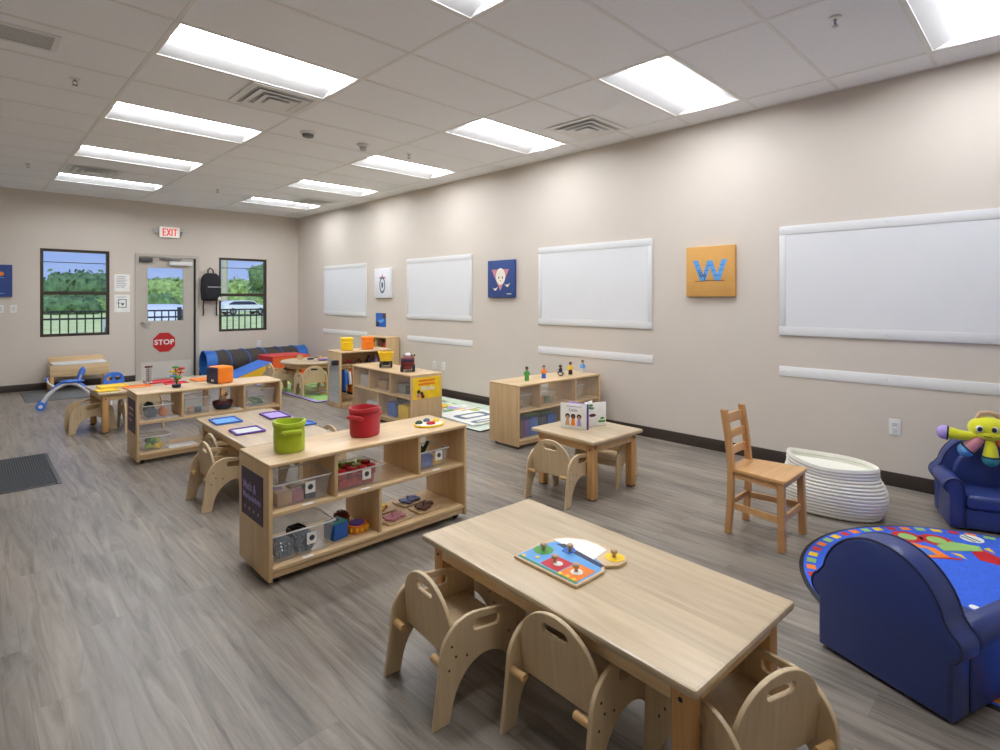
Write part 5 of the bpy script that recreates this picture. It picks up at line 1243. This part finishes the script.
# ride-on balance toy
t = thing('ride_on_toy', 'blue and white ride-on balance toy with arched frame under the window', 'ride-on toy', (1.02, 8.98, 0), R(-8))
def arch(a, b_, h, n=16): return [(a + (b_ - a) * k / n, 0, 0.075 + (h - 0.075) * math.sin(PI * k / n) ** 0.8) for k in range(n + 1)]
B().tube(arch(-0.27, 0.25, 0.30), 0.024, 12).done('frame_arch', 'white', t)
B().tube([(x, 0, z + 0.020) for x, _, z in arch(-0.27, 0.25, 0.30)[2:15]], [0.012] + [0.02] * 11 + [0.012], 10).done('frame_cover', 'foam_blue', t)
for x in (-0.28, 0.26):
    B().tube([(x, -0.10, 0.055), (x, 0, 0.075), (x, 0.10, 0.055)], 0.020, 10).done('wheel_fork', 'foam_blue', t)
    for s in (-1, 1):
        o = B().cyl((x, s * 0.105, 0.05), (x, s * 0.145, 0.05), 0.05, n=24).done('wheel', 'foam_blue', t)
        B().cyl((x, s * 0.1455, 0.05), (x, s * 0.149, 0.05), 0.022, n=16).done('hub', 'white', o)
b = B(); b.ell((0.02, 0, 0.322), (0.13, 0.06, 0.022), 18); b.done('seat', 'foam_blue', t)
B().tube([(0.08, 0, 0.30), (0.10, 0, 0.38), (0.13, 0, 0.46), (0.135, 0, 0.50)], [0.02, 0.030, 0.034, 0.012], 12).done('backrest', 'foam_blue', t)
B().tube([(0.085, -0.012, 0.31), (0.115, -0.03, 0.40)], 0.010, 8).done('backrest_strut', 'white', t)
B().tube([(-0.16, 0, 0.27), (-0.21, 0, 0.31), (-0.23, 0, 0.36)], 0.012, 10).done('steering_post', 'white', t)
B().tube([(-0.23, -0.12, 0.37), (-0.23, 0, 0.36), (-0.23, 0.12, 0.37)], 0.012, 10).done('handlebar', 'foam_blue', t)
# blue shell chair behind the table
t = thing('shell_chair', 'blue rounded child chair with two dark openings behind the door side table', 'chair', (1.37, 8.30, 0), R(-80))
seat_out = rrect(-0.115, 0.235, 0.115, 0.475, 0.10, 8)
B().add(panel(seat_out, (circ(-0.045, 0.395, 0.034, 16, 0.028)[::-1], circ(0.045, 0.395, 0.034, 16, 0.028)[::-1]), 0.03, 0.01), T((0, 0, 0)) @ YZ).done('seat_back', 'foam_blue', t)
B().add(panel(rrect(-0.10, -0.10, 0.13, 0.10, 0.04), (), 0.025, 0.008), T((0.06, 0, 0.235))).done('seat_pan', 'foam_blue', t)
for x in (-0.01, 0.16):
    for y in (-0.08, 0.08): B().cyl((x, y, 0.223), (x * 1.15, y * 1.2, 0), 0.012, n=12).done('leg', 'white', t)

# ================================================================== reading corner
# round rug with border dashes and a picture
RC, RR = (3.37, 0.10), 0.90
t = thing('round_rug', 'round bright blue rug with a coloured picture and dashed border', 'rug', (RC[0], RC[1], 0))
B().lathe([(0.001, 0), (RR, 0), (RR + 0.004, 0.004), (RR - 0.004, 0.0085), (0.001, 0.0085)], 96).done('rug_binding', 'black', t)
B().lathe([(0.001, 0.0086), (RR - 0.016, 0.0086), (RR - 0.018, 0.0098), (0.001, 0.0098)], 96).done('rug_pile', 'carpet_blue', t)
for ci, m in enumerate(('red', 'yellow', 'ruggreen', 'orange')):
    for k in range(ci, 64, 4):
        b = B()
        a0, a1 = 2 * PI * k / 64, 2 * PI * (k + 0.62) / 64; r0, r1 = RR - 0.072, RR - 0.030
        b.prism([(r0 * math.cos(a0), r0 * math.sin(a0)), (r1 * math.cos(a0), r1 * math.sin(a0)), (r1 * math.cos(a1), r1 * math.sin(a1)), (r0 * math.cos(a1), r0 * math.sin(a1))], 0.0098, 0.0103)
        b.done('border_dash', m, t)
def rp(mat, z, *polys):
    for p in polys: B().prism([(x - RC[0], y - RC[1]) for x, y in p], 0.0098, 0.0101 + z).done('rug_print', mat, t)
rp('red', 0.0004, circ(3.882, 0.627, 0.078, 22), circ(3.943, 0.500, 0.082, 22), [(3.600, 0.575), (3.625, 0.585), (3.755, 0.375), (3.735, 0.365)], [(3.991, 0.325), (3.907, 0.230), (3.85, 0.15), (3.80, 0.16), (3.804, 0.30), (3.88, 0.34)])
rp('orange', 0.0008, [(3.805, 0.640), (3.808, 0.490), (3.730, 0.415), (3.600, 0.550)], circ(3.544, 0.495, 0.028, 14))
rp('ruggreen', 0.0012, circ(3.882, 0.627, 0.045, 18), circ(3.943, 0.500, 0.048, 18), [(3.976, 0.440), (4.008, 0.320), (3.945, 0.300), (3.805, 0.450), (3.86, 0.49)])
rp('foam_blue', 0.0012, [(3.740, 0.585), (3.775, 0.520), (3.715, 0.470), (3.655, 0.538)])
rp('yellow', 0.0016, [(3.800, 0.420), (3.815, 0.38), (3.765, 0.35)], circ(3.544, 0.495, 0.016, 12), [(4.02, 0.28), (3.99, 0.30), (3.96, 0.25)])
rp('paper', 0.0018, circ(4.107, 0.360, 0.055, 18), circ(3.204, 0.272, 0.02, 12))
rp('darkgreen', 0.0022, [(4.13, 0.40), (4.14, 0.395), (4.09, 0.32), (4.08, 0.325)], [(4.105, 0.412), (4.115, 0.409), (4.065, 0.335), (4.06, 0.345)])

# ---- navy vinyl child armchairs
def armchair(loc, deg, label):
    t = thing('child_armchair', label, 'armchair', loc, R(deg), None)
    hw, zr_, rr = 0.212, 0.245, 0.052
    half = [(hw + 0.020, 0.0), (hw + 0.020, zr_ - 0.055)] + arc(hw, zr_ - 0.008, rr, rr, -55, 62, 9)
    A0 = [(0.219 * math.cos(math.radians(a)), zr_ + 0.022 + 0.228 * math.sin(math.radians(a))) for a in range(12, 91, 6)]
    right = half + A0
    left = [(-y, z) for y, z in right[::-1]][1:] if abs(right[-1][0]) < 1e-6 else [(-y, z) for y, z in right[::-1]]
    o = B().prism(right + left, 0.0, 0.115, 'yz', 0.014).done('back_shell', 'vinyl', t, ang=50)
    # piped seam round the back
    for x in (0.004, 0.111):
        B().tube([(x, y * 0.985, 0.006 + z * 0.985) for y, z in right[1:] + left[:-1]], 0.0042, 6).done('piping', 'piping', o)
    b = B()
    cush = [(0.165 * math.cos(math.radians(a)), zr_ + 0.01 + 0.190 * math.sin(math.radians(a))) for a in range(0, 181, 10)]
    b.prism([(0.150, 0.19)] + cush + [(-0.150, 0.19)], 0.1155, 0.165, 'yz', 0.02); b.done('back_cushion', 'vinyl', t, ang=60)
    for s in (-1, 1):
        prof = [(0.232, 0.0), (0.232, zr_ - 0.055)] + arc(hw, zr_, rr, rr, -60, 180, 18) + [(0.158, zr_ - 0.02), (0.158, 0.0)]
        prof = [(s * y, z) for y, z in prof]
        o = B().prism(prof if s > 0 else prof[::-1], 0.1155, 0.415, 'yz', 0.010).done('arm', 'vinyl', t, ang=50)
        sp = [(s * (hw + (rr - 0.006) * (1 - 0.0 * k) * math.cos(a)), zr_ + (rr - 0.006) * math.sin(a)) for k, a in enumerate([math.radians(200 - 12 * q) for q in range(22)])]
        B().tube([(0.417, y, z) for y, z in [(s * 0.164, 0.01), (s * 0.164, 0.14), (s * 0.163, 0.215)] + sp[1:]], 0.0055, 6).done('scroll_piping', 'piping', o)
    B().box(0.1155, -0.1575, 0.0, 0.405, 0.1575, 0.120, 0.012, 3).done('seat_base', 'vinyl', t)
    B().box(0.1155, -0.156, 0.1205, 0.425, 0.156, 0.205, 0.026, 4).done('seat_cushion', 'vinyl', t, ang=60)
    return t
AZ = 0.0125
armchair((2.348, 0.468, AZ), -20.5, 'navy blue child armchair seen from behind on the rug in front')
armchair((4.690, 0.380, AZ), 198, 'navy blue child armchair against the long wall with the plush octopus on it')

# ---- plush octopus
t = thing('plush_octopus', 'yellow plush octopus with coloured feet sitting on the far armchair', 'plush toy', (4.690, 0.380, 0), R(198))
hx, hy_, hz_ = 0.205, 0.000, 0.585
b = B(); b.ell((hx, hy_, hz_), (0.075, 0.102, 0.072), 24); b.ell((hx + 0.042, hy_, hz_ - 0.034), (0.038, 0.065, 0.032), 16); b.done('head', 'plush_yellow', t, ang=80)
for s in (-1, 1):
    o = B().ell((hx + 0.066, hy_ + s * 0.036 - 0.022, hz_ + 0.004), (0.010, 0.020, 0.022), 14).done('eye', 'white', t)
    B().ell((hx + 0.074, hy_ + s * 0.034 - 0.024, hz_ + 0.004), (0.006, 0.013, 0.015), 12).done('pupil', 'black', o)
B().tube([(hx + 0.074, hy_ - 0.038, hz_ - 0.036), (hx + 0.079, hy_ - 0.020, hz_ - 0.041), (hx + 0.077, hy_ - 0.002, hz_ - 0.036)], 0.0025, 6).done('mouth', 'black', t)
B().tube([(hx, hy_ - 0.055, hz_ + 0.056), (hx, hy_ - 0.04, hz_ + 0.088), (hx, hy_, hz_ + 0.096), (hx, hy_ + 0.04, hz_ + 0.086), (hx, hy_ + 0.055, hz_ + 0.056)], 0.014, 10).done('hair_loop', 'tan', t)
legs = [(-0.205, 0.02, -0.045, 'plush_yellow', 'lilac'), (-0.105, 0.030, -0.128, 'pink', 'skyblue'), (0.0, 0.045, -0.165, 'plush_yellow', 'teal'), (0.105, 0.035, -0.13, 'orange', 'red'), (0.205, 0.0, -0.02, 'plush_yellow', 'orange')]
for y, x, z, m, fm in legs:
    p0 = Vector((hx + 0.018, hy_ + y * 0.25, hz_ - 0.048)); p2 = Vector((hx + x, hy_ + y, hz_ + z)); p1 = (p0 + p2) / 2 + Vector((0.015, 0, -0.004 if abs(y) > 0.15 else 0.004))
    o = B().tube([p0, p1, p2], [0.018, 0.030, 0.040], 16).done('leg', m, t)
    d = (p2 - p1).normalized()
    B().ell(tuple(p2 + d * 0.014), (0.044, 0.044, 0.044), 18).done('foot', fm, o)
    e1 = d.cross(Vector((0, 0, 1))).normalized() if abs(d.z) < 0.95 else Vector((1, 0, 0)); e2 = d.cross(e1)
    B().tube([p2 + (e1 * math.cos(a) + e2 * math.sin(a)) * 0.0415 for a in [2 * PI * k / 18 for k in range(18)]], 0.005, 6, True).done('cuff', 'black', o)

# ---- small wooden chair
t = thing('wooden_chair', 'small honey oak ladder-back chair facing the blue rug', 'chair', (3.358, 1.380, 0), R(-90))
ls = 0.017
def leg4(b, p0, p1, s=ls): b.loft([[(p0[0] + dx * s, p0[1] + dy * s, p0[2]) for dx, dy in ((-1, -1), (1, -1), (1, 1), (-1, 1))], [(p1[0] + dx * s, p1[1] + dy * s, p1[2]) for dx, dy in ((-1, -1), (1, -1), (1, 1), (-1, 1))]])
for s in (-1, 1):
    b = B()
    b.loft([[(x0 + dx * ls, s * 0.127 + dy * 0.0155, z) for dx, dy in ((-1, -1), (1, -1), (1, 1), (-1, 1))] for x0, z in ((-0.012, 0.002), (0.004, 0.20), (0.006, 0.40), (-0.014, 0.58), (-0.036, 0.712), (-0.038, 0.722))])
    b.done('back_post', 'oakZ', t)
    b = B(); leg4(b, (0.305, s * 0.172, 0.002), (0.296, s * 0.160, 0.3685), 0.018); b.done('front_leg', 'oakZ', t)
    B().loft([[(0.022, s * 0.127 - 0.008, z) for z in (0.150, 0.185)] + [(0.022, s * 0.127 + 0.008, z) for z in (0.185, 0.150)], [(0.280, s * 0.163 - 0.008, z) for z in (0.150, 0.185)] + [(0.280, s * 0.163 + 0.008, z) for z in (0.185, 0.150)]]).done('side_stretcher', 'oakX', t)
    B().loft([[(0.024, s * 0.127 - 0.007, z) for z in (0.332, 0.368)] + [(0.024, s * 0.127 + 0.007, z) for z in (0.368, 0.332)], [(0.277, s * 0.159 - 0.007, z) for z in (0.332, 0.368)] + [(0.277, s * 0.159 + 0.007, z) for z in (0.368, 0.332)]]).done('seat_rail', 'oakX', t)
B().box(-0.004, -0.111, 0.165, 0.012, 0.111, 0.198, 0.003).done('rear_stretcher', 'oakX', t)
B().box(0.291, -0.135, 0.150, 0.307, 0.135, 0.185, 0.003).done('front_stretcher', 'oakX', t)
B().box(0.287, -0.130, 0.332, 0.301, 0.130, 0.368, 0.003).done('seat_rail', 'oakX', t)
so = [(0.024, -0.149), (0.310, -0.186)] + [(0.325, -0.180), (0.330, -0.165), (0.330, 0.165), (0.325, 0.180)] + [(0.310, 0.186), (0.024, 0.149), (0.024, 0.1115), (-0.014, 0.1115), (-0.014, -0.1115), (0.024, -0.1115)]
B().add(panel(so, (), 0.022, 0.006), T((0, 0, 0.380))).done('seat', 'oakX', t)
for z0_, z1_, x0 in ((0.452, 0.497, -0.006), (0.546, 0.592, -0.015), (0.636, 0.692, -0.029)):
    b = B(); n = 9
    rings = [[(x0 - 0.010 * math.sin(PI * k / (n - 1)) - 0.007, -0.1125 + 0.225 * k / (n - 1), z0_), (x0 - 0.010 * math.sin(PI * k / (n - 1)) + 0.007, -0.1125 + 0.225 * k / (n - 1), z0_), (x0 - 0.010 * math.sin(PI * k / (n - 1)) + 0.004, -0.1125 + 0.225 * k / (n - 1), z1_), (x0 - 0.010 * math.sin(PI * k / (n - 1)) - 0.010, -0.1125 + 0.225 * k / (n - 1), z1_)] for k in range(n)]
    b.loft(rings).done('back_slat', 'oakX', t)

# ---- rope basket
t = thing('rope_basket', 'large slouching white rope basket by the long wall', 'basket', (4.065, 1.065, 0), R(98))
rows = 15; Hk = 0.315; prof = [(0.001, 0.0), (0.80, 0.0), (0.88, 0.004)]
for k in range(rows):
    z0_, z1_ = 0.006 + Hk * k / rows, 0.006 + Hk * (k + 1) / rows; q = (k + 0.5) / rows
    base = 0.90 + 0.14 * math.sin(PI * min(1, q * 1.25)) - 0.03 * q
    for f, dr in ((0.08, -0.014), (0.30, 0.004), (0.5, 0.009), (0.72, 0.004), (0.93, -0.012)): prof.append((base + dr, z0_ + (z1_ - z0_) * f))
rim = prof[-1][0]; n_out = len(prof)
prof += [(rim + 0.004, Hk + 0.012), (rim - 0.02, Hk + 0.016), (rim - 0.045, Hk + 0.006)]
def bw(a, k):
    q = min(1.0, max(0.0, (prof[k][1]) / Hk)); c = math.cos(a)
    return q * q * (0.030 * max(0, c) ** 1.5 - 0.012 * max(0, -c) + 0.006 * math.sin(3 * a + 0.5) - 0.010 * math.sin(a) ** 2)
B().lathe(prof + [(rim - 0.05, Hk * 0.9)], 72, sx=0.303, sy=0.203, sq=2.35, wob=lambda a, k: bw(a, min(k, len(prof) - 1))).done('basket_body', 'rope', t, ang=70)
inner = [(rim - 0.052, Hk * 0.97), (0.93, Hk * 0.6), (0.86, Hk * 0.2), (0.80, 0.012), (0.001, 0.010)]
rings = []
for r_, z_ in inner:
    ring = []
    for i in range(72):
        a = 2 * PI * i / 72; ca, sa = math.cos(a), math.sin(a); q = (abs(ca) ** 2.35 + abs(sa) ** 2.35) ** (-1 / 2.35); zz = z_ / Hk
        dz = zz * zz * (0.030 * max(0, ca) ** 1.5 - 0.012 * max(0, -ca) + 0.006 * math.sin(3 * a + 0.5) - 0.010 * sa ** 2)
        ring.append((r_ * q * ca * 0.303, r_ * q * sa * 0.203, z_ + dz))
    rings.append(ring)
B().loft(rings, caps=False).done('basket_lining', 'ropein', t, ang=70)
b = B()
for y0 in (0.02, -0.07): b.tube([(-0.16 + y0, -0.165, Hk * 0.70), (-0.18 + y0, -0.150, Hk * 0.78), (-0.20 + y0, -0.160, Hk * 0.70)], 0.004, 6)
b.done('loop', 'darkgrey', t)
for i, (x, y, m, lb, r_) in enumerate(((4.02, 1.12, 'skyblue', 'blue ball lying in the rope basket', 0.075), (4.10, 1.00, 'navy', 'dark blue ball lying in the rope basket', 0.07))):
    o = B().ell((0, 0, 0), (r_, r_, r_), 22).done('toy_ball', m); o.location = (x, y, 0.013 + r_ + (0.075 if i == 0 else 0.0)); tag(o, lb, 'ball')

# ================================================================== outside
GZ = -0.16
struct(B().box(-80, YF + WT + 0.02, GZ - 0.2, 160, 240, GZ).done('lawn', 'lawn'))
def fence(x0, x1, y, label):
    t = thing('metal_fence', label, 'fence', (x0, y, GZ)); L = x1 - x0
    H_ = 1.30
    for z in (H_ - 0.02, H_ - 0.165, 0.12): B().box(0, -0.018, z - 0.018, L, 0.018, z + 0.018).done('rail', 'fenceblack', t)
    b = B(); n = int(L / 0.135)
    for k in range(n + 1): b.box(0.135 * k - 0.011, -0.011, 0.03, 0.135 * k + 0.011, 0.011, H_ - 0.005)
    b.done('pickets', 'fenceblack', t)
    for k in range(int(L / 2.4) + 1): B().box(2.4 * k - 0.035, -0.035, 0, 2.4 * k + 0.035, 0.035, H_ + 0.05).done('post', 'fenceblack', t)
fence(-1.27, 8.4, 14.0, 'black metal picket fence on the lawn outside the windows')
def tree(x, y, h, w, mat, label, seed, name='tree'):
    K = (1.65, 1.82, 2.0)[seed % 3] if name == 'bush' else (2.2, 2.55, 2.9, 3.25)[seed % 4]; x, y, w, h = x * K, y * K, w * K, 1.385 + (h + GZ - 1.385) * K - GZ
    w *= 0.72 if name == 'bush' else 1.0
    rnd = random.Random(seed)
    t = thing(name, label, 'tree', (x, y, GZ), 0, None)
    b = B()
    for k in range(16):
        a = rnd.uniform(0, 2 * PI); q = rnd.uniform(0, 1); z = h * (0.30 + 0.55 * rnd.random()); r = w * (0.26 + 0.16 * rnd.random())
        f = math.sqrt(max(0.05, 1 - ((z / h - 0.45) / 0.62) ** 2)); 
        bmesh.ops.create_icosphere(b.bm, subdivisions=2, radius=r, matrix=T((w * 0.55 * q * f * math.cos(a), w * 0.4 * q * f * math.sin(a), min(z, h - r * 0.85))))
    for v in b.bm.verts:
        p = v.co * (2.3 / max(0.6, w / 2.5)); n_ = noise.noise(p + Vector((seed, 0, 0))) * 0.5 + noise.noise(p * 3.1) * 0.35 + noise.noise(p * 7) * 0.25
        v.co += v.normal * n_ * w * 0.16
        if v.co.z < 0.05: v.co.z = 0.05
    src = [v.co.copy() for v in b.bm.verts]
    for k in range(1500):
        c = src[rnd.randrange(len(src))] + Vector((rnd.uniform(-1, 1), rnd.uniform(-1, 1), rnd.uniform(-1, 1))) * w * 0.05
        s_ = w * rnd.uniform(0.03, 0.07); u_ = Vector((rnd.uniform(-1, 1), rnd.uniform(-1, 1), rnd.uniform(-1, 1))).normalized(); v_ = u_.orthogonal().normalized()
        if c.z < 0.1: continue
        b.bm.faces.new([b.bm.verts.new(c + u_ * s_), b.bm.verts.new(c + v_ * s_ * 0.7), b.bm.verts.new(c - u_ * s_), b.bm.verts.new(c - v_ * s_ * 0.7)])
    b.done('crown', mat, t, ang=180)
    B().tube([(0, 0, 0), (0.05 * w, 0, h * 0.3), (0, 0, h * 0.6)], [w * 0.07, w * 0.05, w * 0.03], 8).done('trunk', 'bark', t)
for i, (x, y, h, w, m, lb) in enumerate(((4.3, 50, 2.35, 3.2, 'leaf2', 'low tree seen at the left side of the left window'), (5.9, 49, 3.15, 3.4, 'leaf3', 'rounded dark tree seen in the middle of the left window'), (7.3, 52, 2.6, 2.6, 'leaf1', 'tree seen at the right of the left window'), (8.4, 50, 2.4, 2.6, 'leaf2', 'pale green tree behind the wall between left window and door'),
        (9.9, 48, 2.70, 3.2, 'leaf1', 'tree seen at the left in the door glass'), (11.5, 49, 2.85, 3.2, 'leaf2', 'pale green tree seen at the right in the door glass'), (13.3, 50, 2.6, 3.0, 'leaf1', 'tree hidden between the door and right window'),
        (15.0, 50, 2.35, 2.8, 'leaf1', 'tree seen at the left of the right window'), (16.6, 49, 2.9, 3.0, 'leaf2', 'tree seen in the middle of the right window'), (19.2, 47, 4.3, 3.0, 'leaf1', 'tall tree seen at the right edge of the right window'), (21.6, 48, 5.2, 4.2, 'leaf3', 'tallest tree beyond the right edge of the right window'))):
    tree(x, y, h, w, m, lb, i * 3 + 1)
for i, (x, y, h, w, m, lb) in enumerate(((3.4, 42, 1.6, 2.4, 'leaf1', 'low bush at the left end outside the left window'), (4.7, 41, 1.55, 2.4, 'leaf3', 'low dark bush outside the left window'), (5.7, 40, 1.35, 2.0, 'leaf2', 'pale bush in the middle outside the left window'), (6.7, 41, 1.6, 2.3, 'leaf1', 'low bush at the right end outside the left window'),
        (8.6, 40, 1.8, 2.4, 'leaf1', 'bush behind the white car, left in the door glass'), (10.2, 40, 1.9, 2.6, 'leaf2', 'bush behind the white car, right in the door glass'), (12.6, 42, 1.7, 2.4, 'leaf1', 'bush left of the right window'), (14.9, 42, 1.6, 2.4, 'leaf2', 'bush at the right end outside the right window'))):
    tree(x, y, h, w, m, lb, 50 + i, 'bush')
def car(x, y, L, rz, label):
    t = thing('parked_car', label, 'car', (x, y, GZ), rz)
    h = L / 2
    side = [(-h, 0.32), (h, 0.32), (h, 0.75), (h * 0.92, 0.86), (h * 0.55, 0.95), (h * 0.32, 1.28), (h * 0.1, 1.36), (-h * 0.6, 1.34), (-h * 0.86, 1.12), (-h * 0.99, 0.92)]
    B().prism(side, -0.85, 0.85, 'xz', 0.06).done('car_body', 'carwhite', t)
    B().prism([(h * 0.47, 0.96), (h * 0.29, 1.24), (h * 0.08, 1.29), (-h * 0.58, 1.27), (-h * 0.78, 1.08), (-h * 0.8, 0.96)], -0.856, 0.856, 'xz').done('side_windows', 'navy', t)
    for sx in (-0.62, 0.6):
        for s in (-1, 1):
            o = B().cyl((h * sx, s * 0.70, 0.32), (h * sx, s * 0.87, 0.32), 0.32, n=24).done('wheel', 'black', t); B().cyl((h * sx, s * 0.8705, 0.32), (h * sx, s * 0.876, 0.32), 0.18, n=18).done('hub', 'grey', o)
car(4.35, 21.0, 4.4, PI / 2, 'white car parked beyond the fence, seen in the door glass')
car(19.6, 56, 4.3, 0.1, 'white car parked far beyond the fence, seen in the right window')
t = thing('street_utility_pole', 'pale utility pole standing far off behind the trees', 'pole', (19.2, 60, GZ))
B().cyl((0, 0, 0), (0, 0, 9.5), 0.30, 0.26, 16).done('pole_shaft', 'stucco', t)
B().box(-0.9, -0.06, 8.6, 0.9, 0.06, 8.75).done('cross_arm', 'bark', t)
o = B().tube([(-40 + 6 * k, 58.5 - 0.02 * k, 5.1 - 0.9 * (1 - ((k - 9) / 9.0) ** 2) + 0.02 * k) for k in range(19)], 0.035, 6).done('street_power_line', 'black'); tag(o, 'dark power line crossing the sky outside the windows', 'power line')

# ================================================================== light
w = bpy.data.worlds.new('sky'); sc.world = w; w.use_nodes = True
nt = w.node_tree; bg = nt.nodes['Background']
tc = nt.nodes.new('ShaderNodeTexCoord'); sx = nt.nodes.new('ShaderNodeSeparateXYZ'); nt.links.new(tc.outputs['Generated'], sx.inputs[0])
rmp = nt.nodes.new('ShaderNodeValToRGB'); e = rmp.color_ramp.elements
e[0].position = 0.0; e[0].color = rgb((186, 204, 248)); e[1].position = 0.5; e[1].color = rgb((110, 150, 236))
k = e.new(0.09); k.color = rgb((148, 178, 250))
nt.links.new(sx.outputs['Z'], rmp.inputs['Fac'])
nz = nt.nodes.new('ShaderNodeTexNoise'); nz.inputs['Scale'].default_value = 3.0; nz.inputs['Detail'].default_value = 5
mp = nt.nodes.new('ShaderNodeMapping'); mp.inputs['Scale'].default_value = (1, 1, 5); nt.links.new(tc.outputs['Generated'], mp.inputs['Vector']); nt.links.new(mp.outputs['Vector'], nz.inputs['Vector'])
cr = nt.nodes.new('ShaderNodeValToRGB'); cr.color_ramp.elements[0].position = 0.52; cr.color_ramp.elements[1].position = 0.75
cr.color_ramp.elements[0].color = (0, 0, 0, 1); cr.color_ramp.elements[1].color = (0.55, 0.55, 0.55, 1)
nt.links.new(nz.outputs['Fac'], cr.inputs['Fac'])
mx = nt.nodes.new('ShaderNodeMix'); mx.data_type = 'RGBA'; nt.links.new(cr.outputs['Color'], mx.inputs[0]); nt.links.new(rmp.outputs['Color'], mx.inputs[6]); mx.inputs[7].default_value = rgb((232, 236, 250))
nt.links.new(mx.outputs[2], bg.inputs['Color']); bg.inputs['Strength'].default_value = 1.0
su = bpy.data.lights.new('sun', 'SUN'); su.energy = 2.6; su.angle = 0.02; so_ = bpy.data.objects.new('sun', su); COL.objects.link(so_)
so_.rotation_euler = Vector((0.30, 0.72, -0.85)).to_track_quat('-Z', 'Y').to_euler()
sc.cycles.use_denoising = True
sc.cycles.max_bounces = 10; sc.cycles.diffuse_bounces = 6; sc.cycles.transparent_max_bounces = 24
sc.cycles.sample_clamp_indirect = 6.0
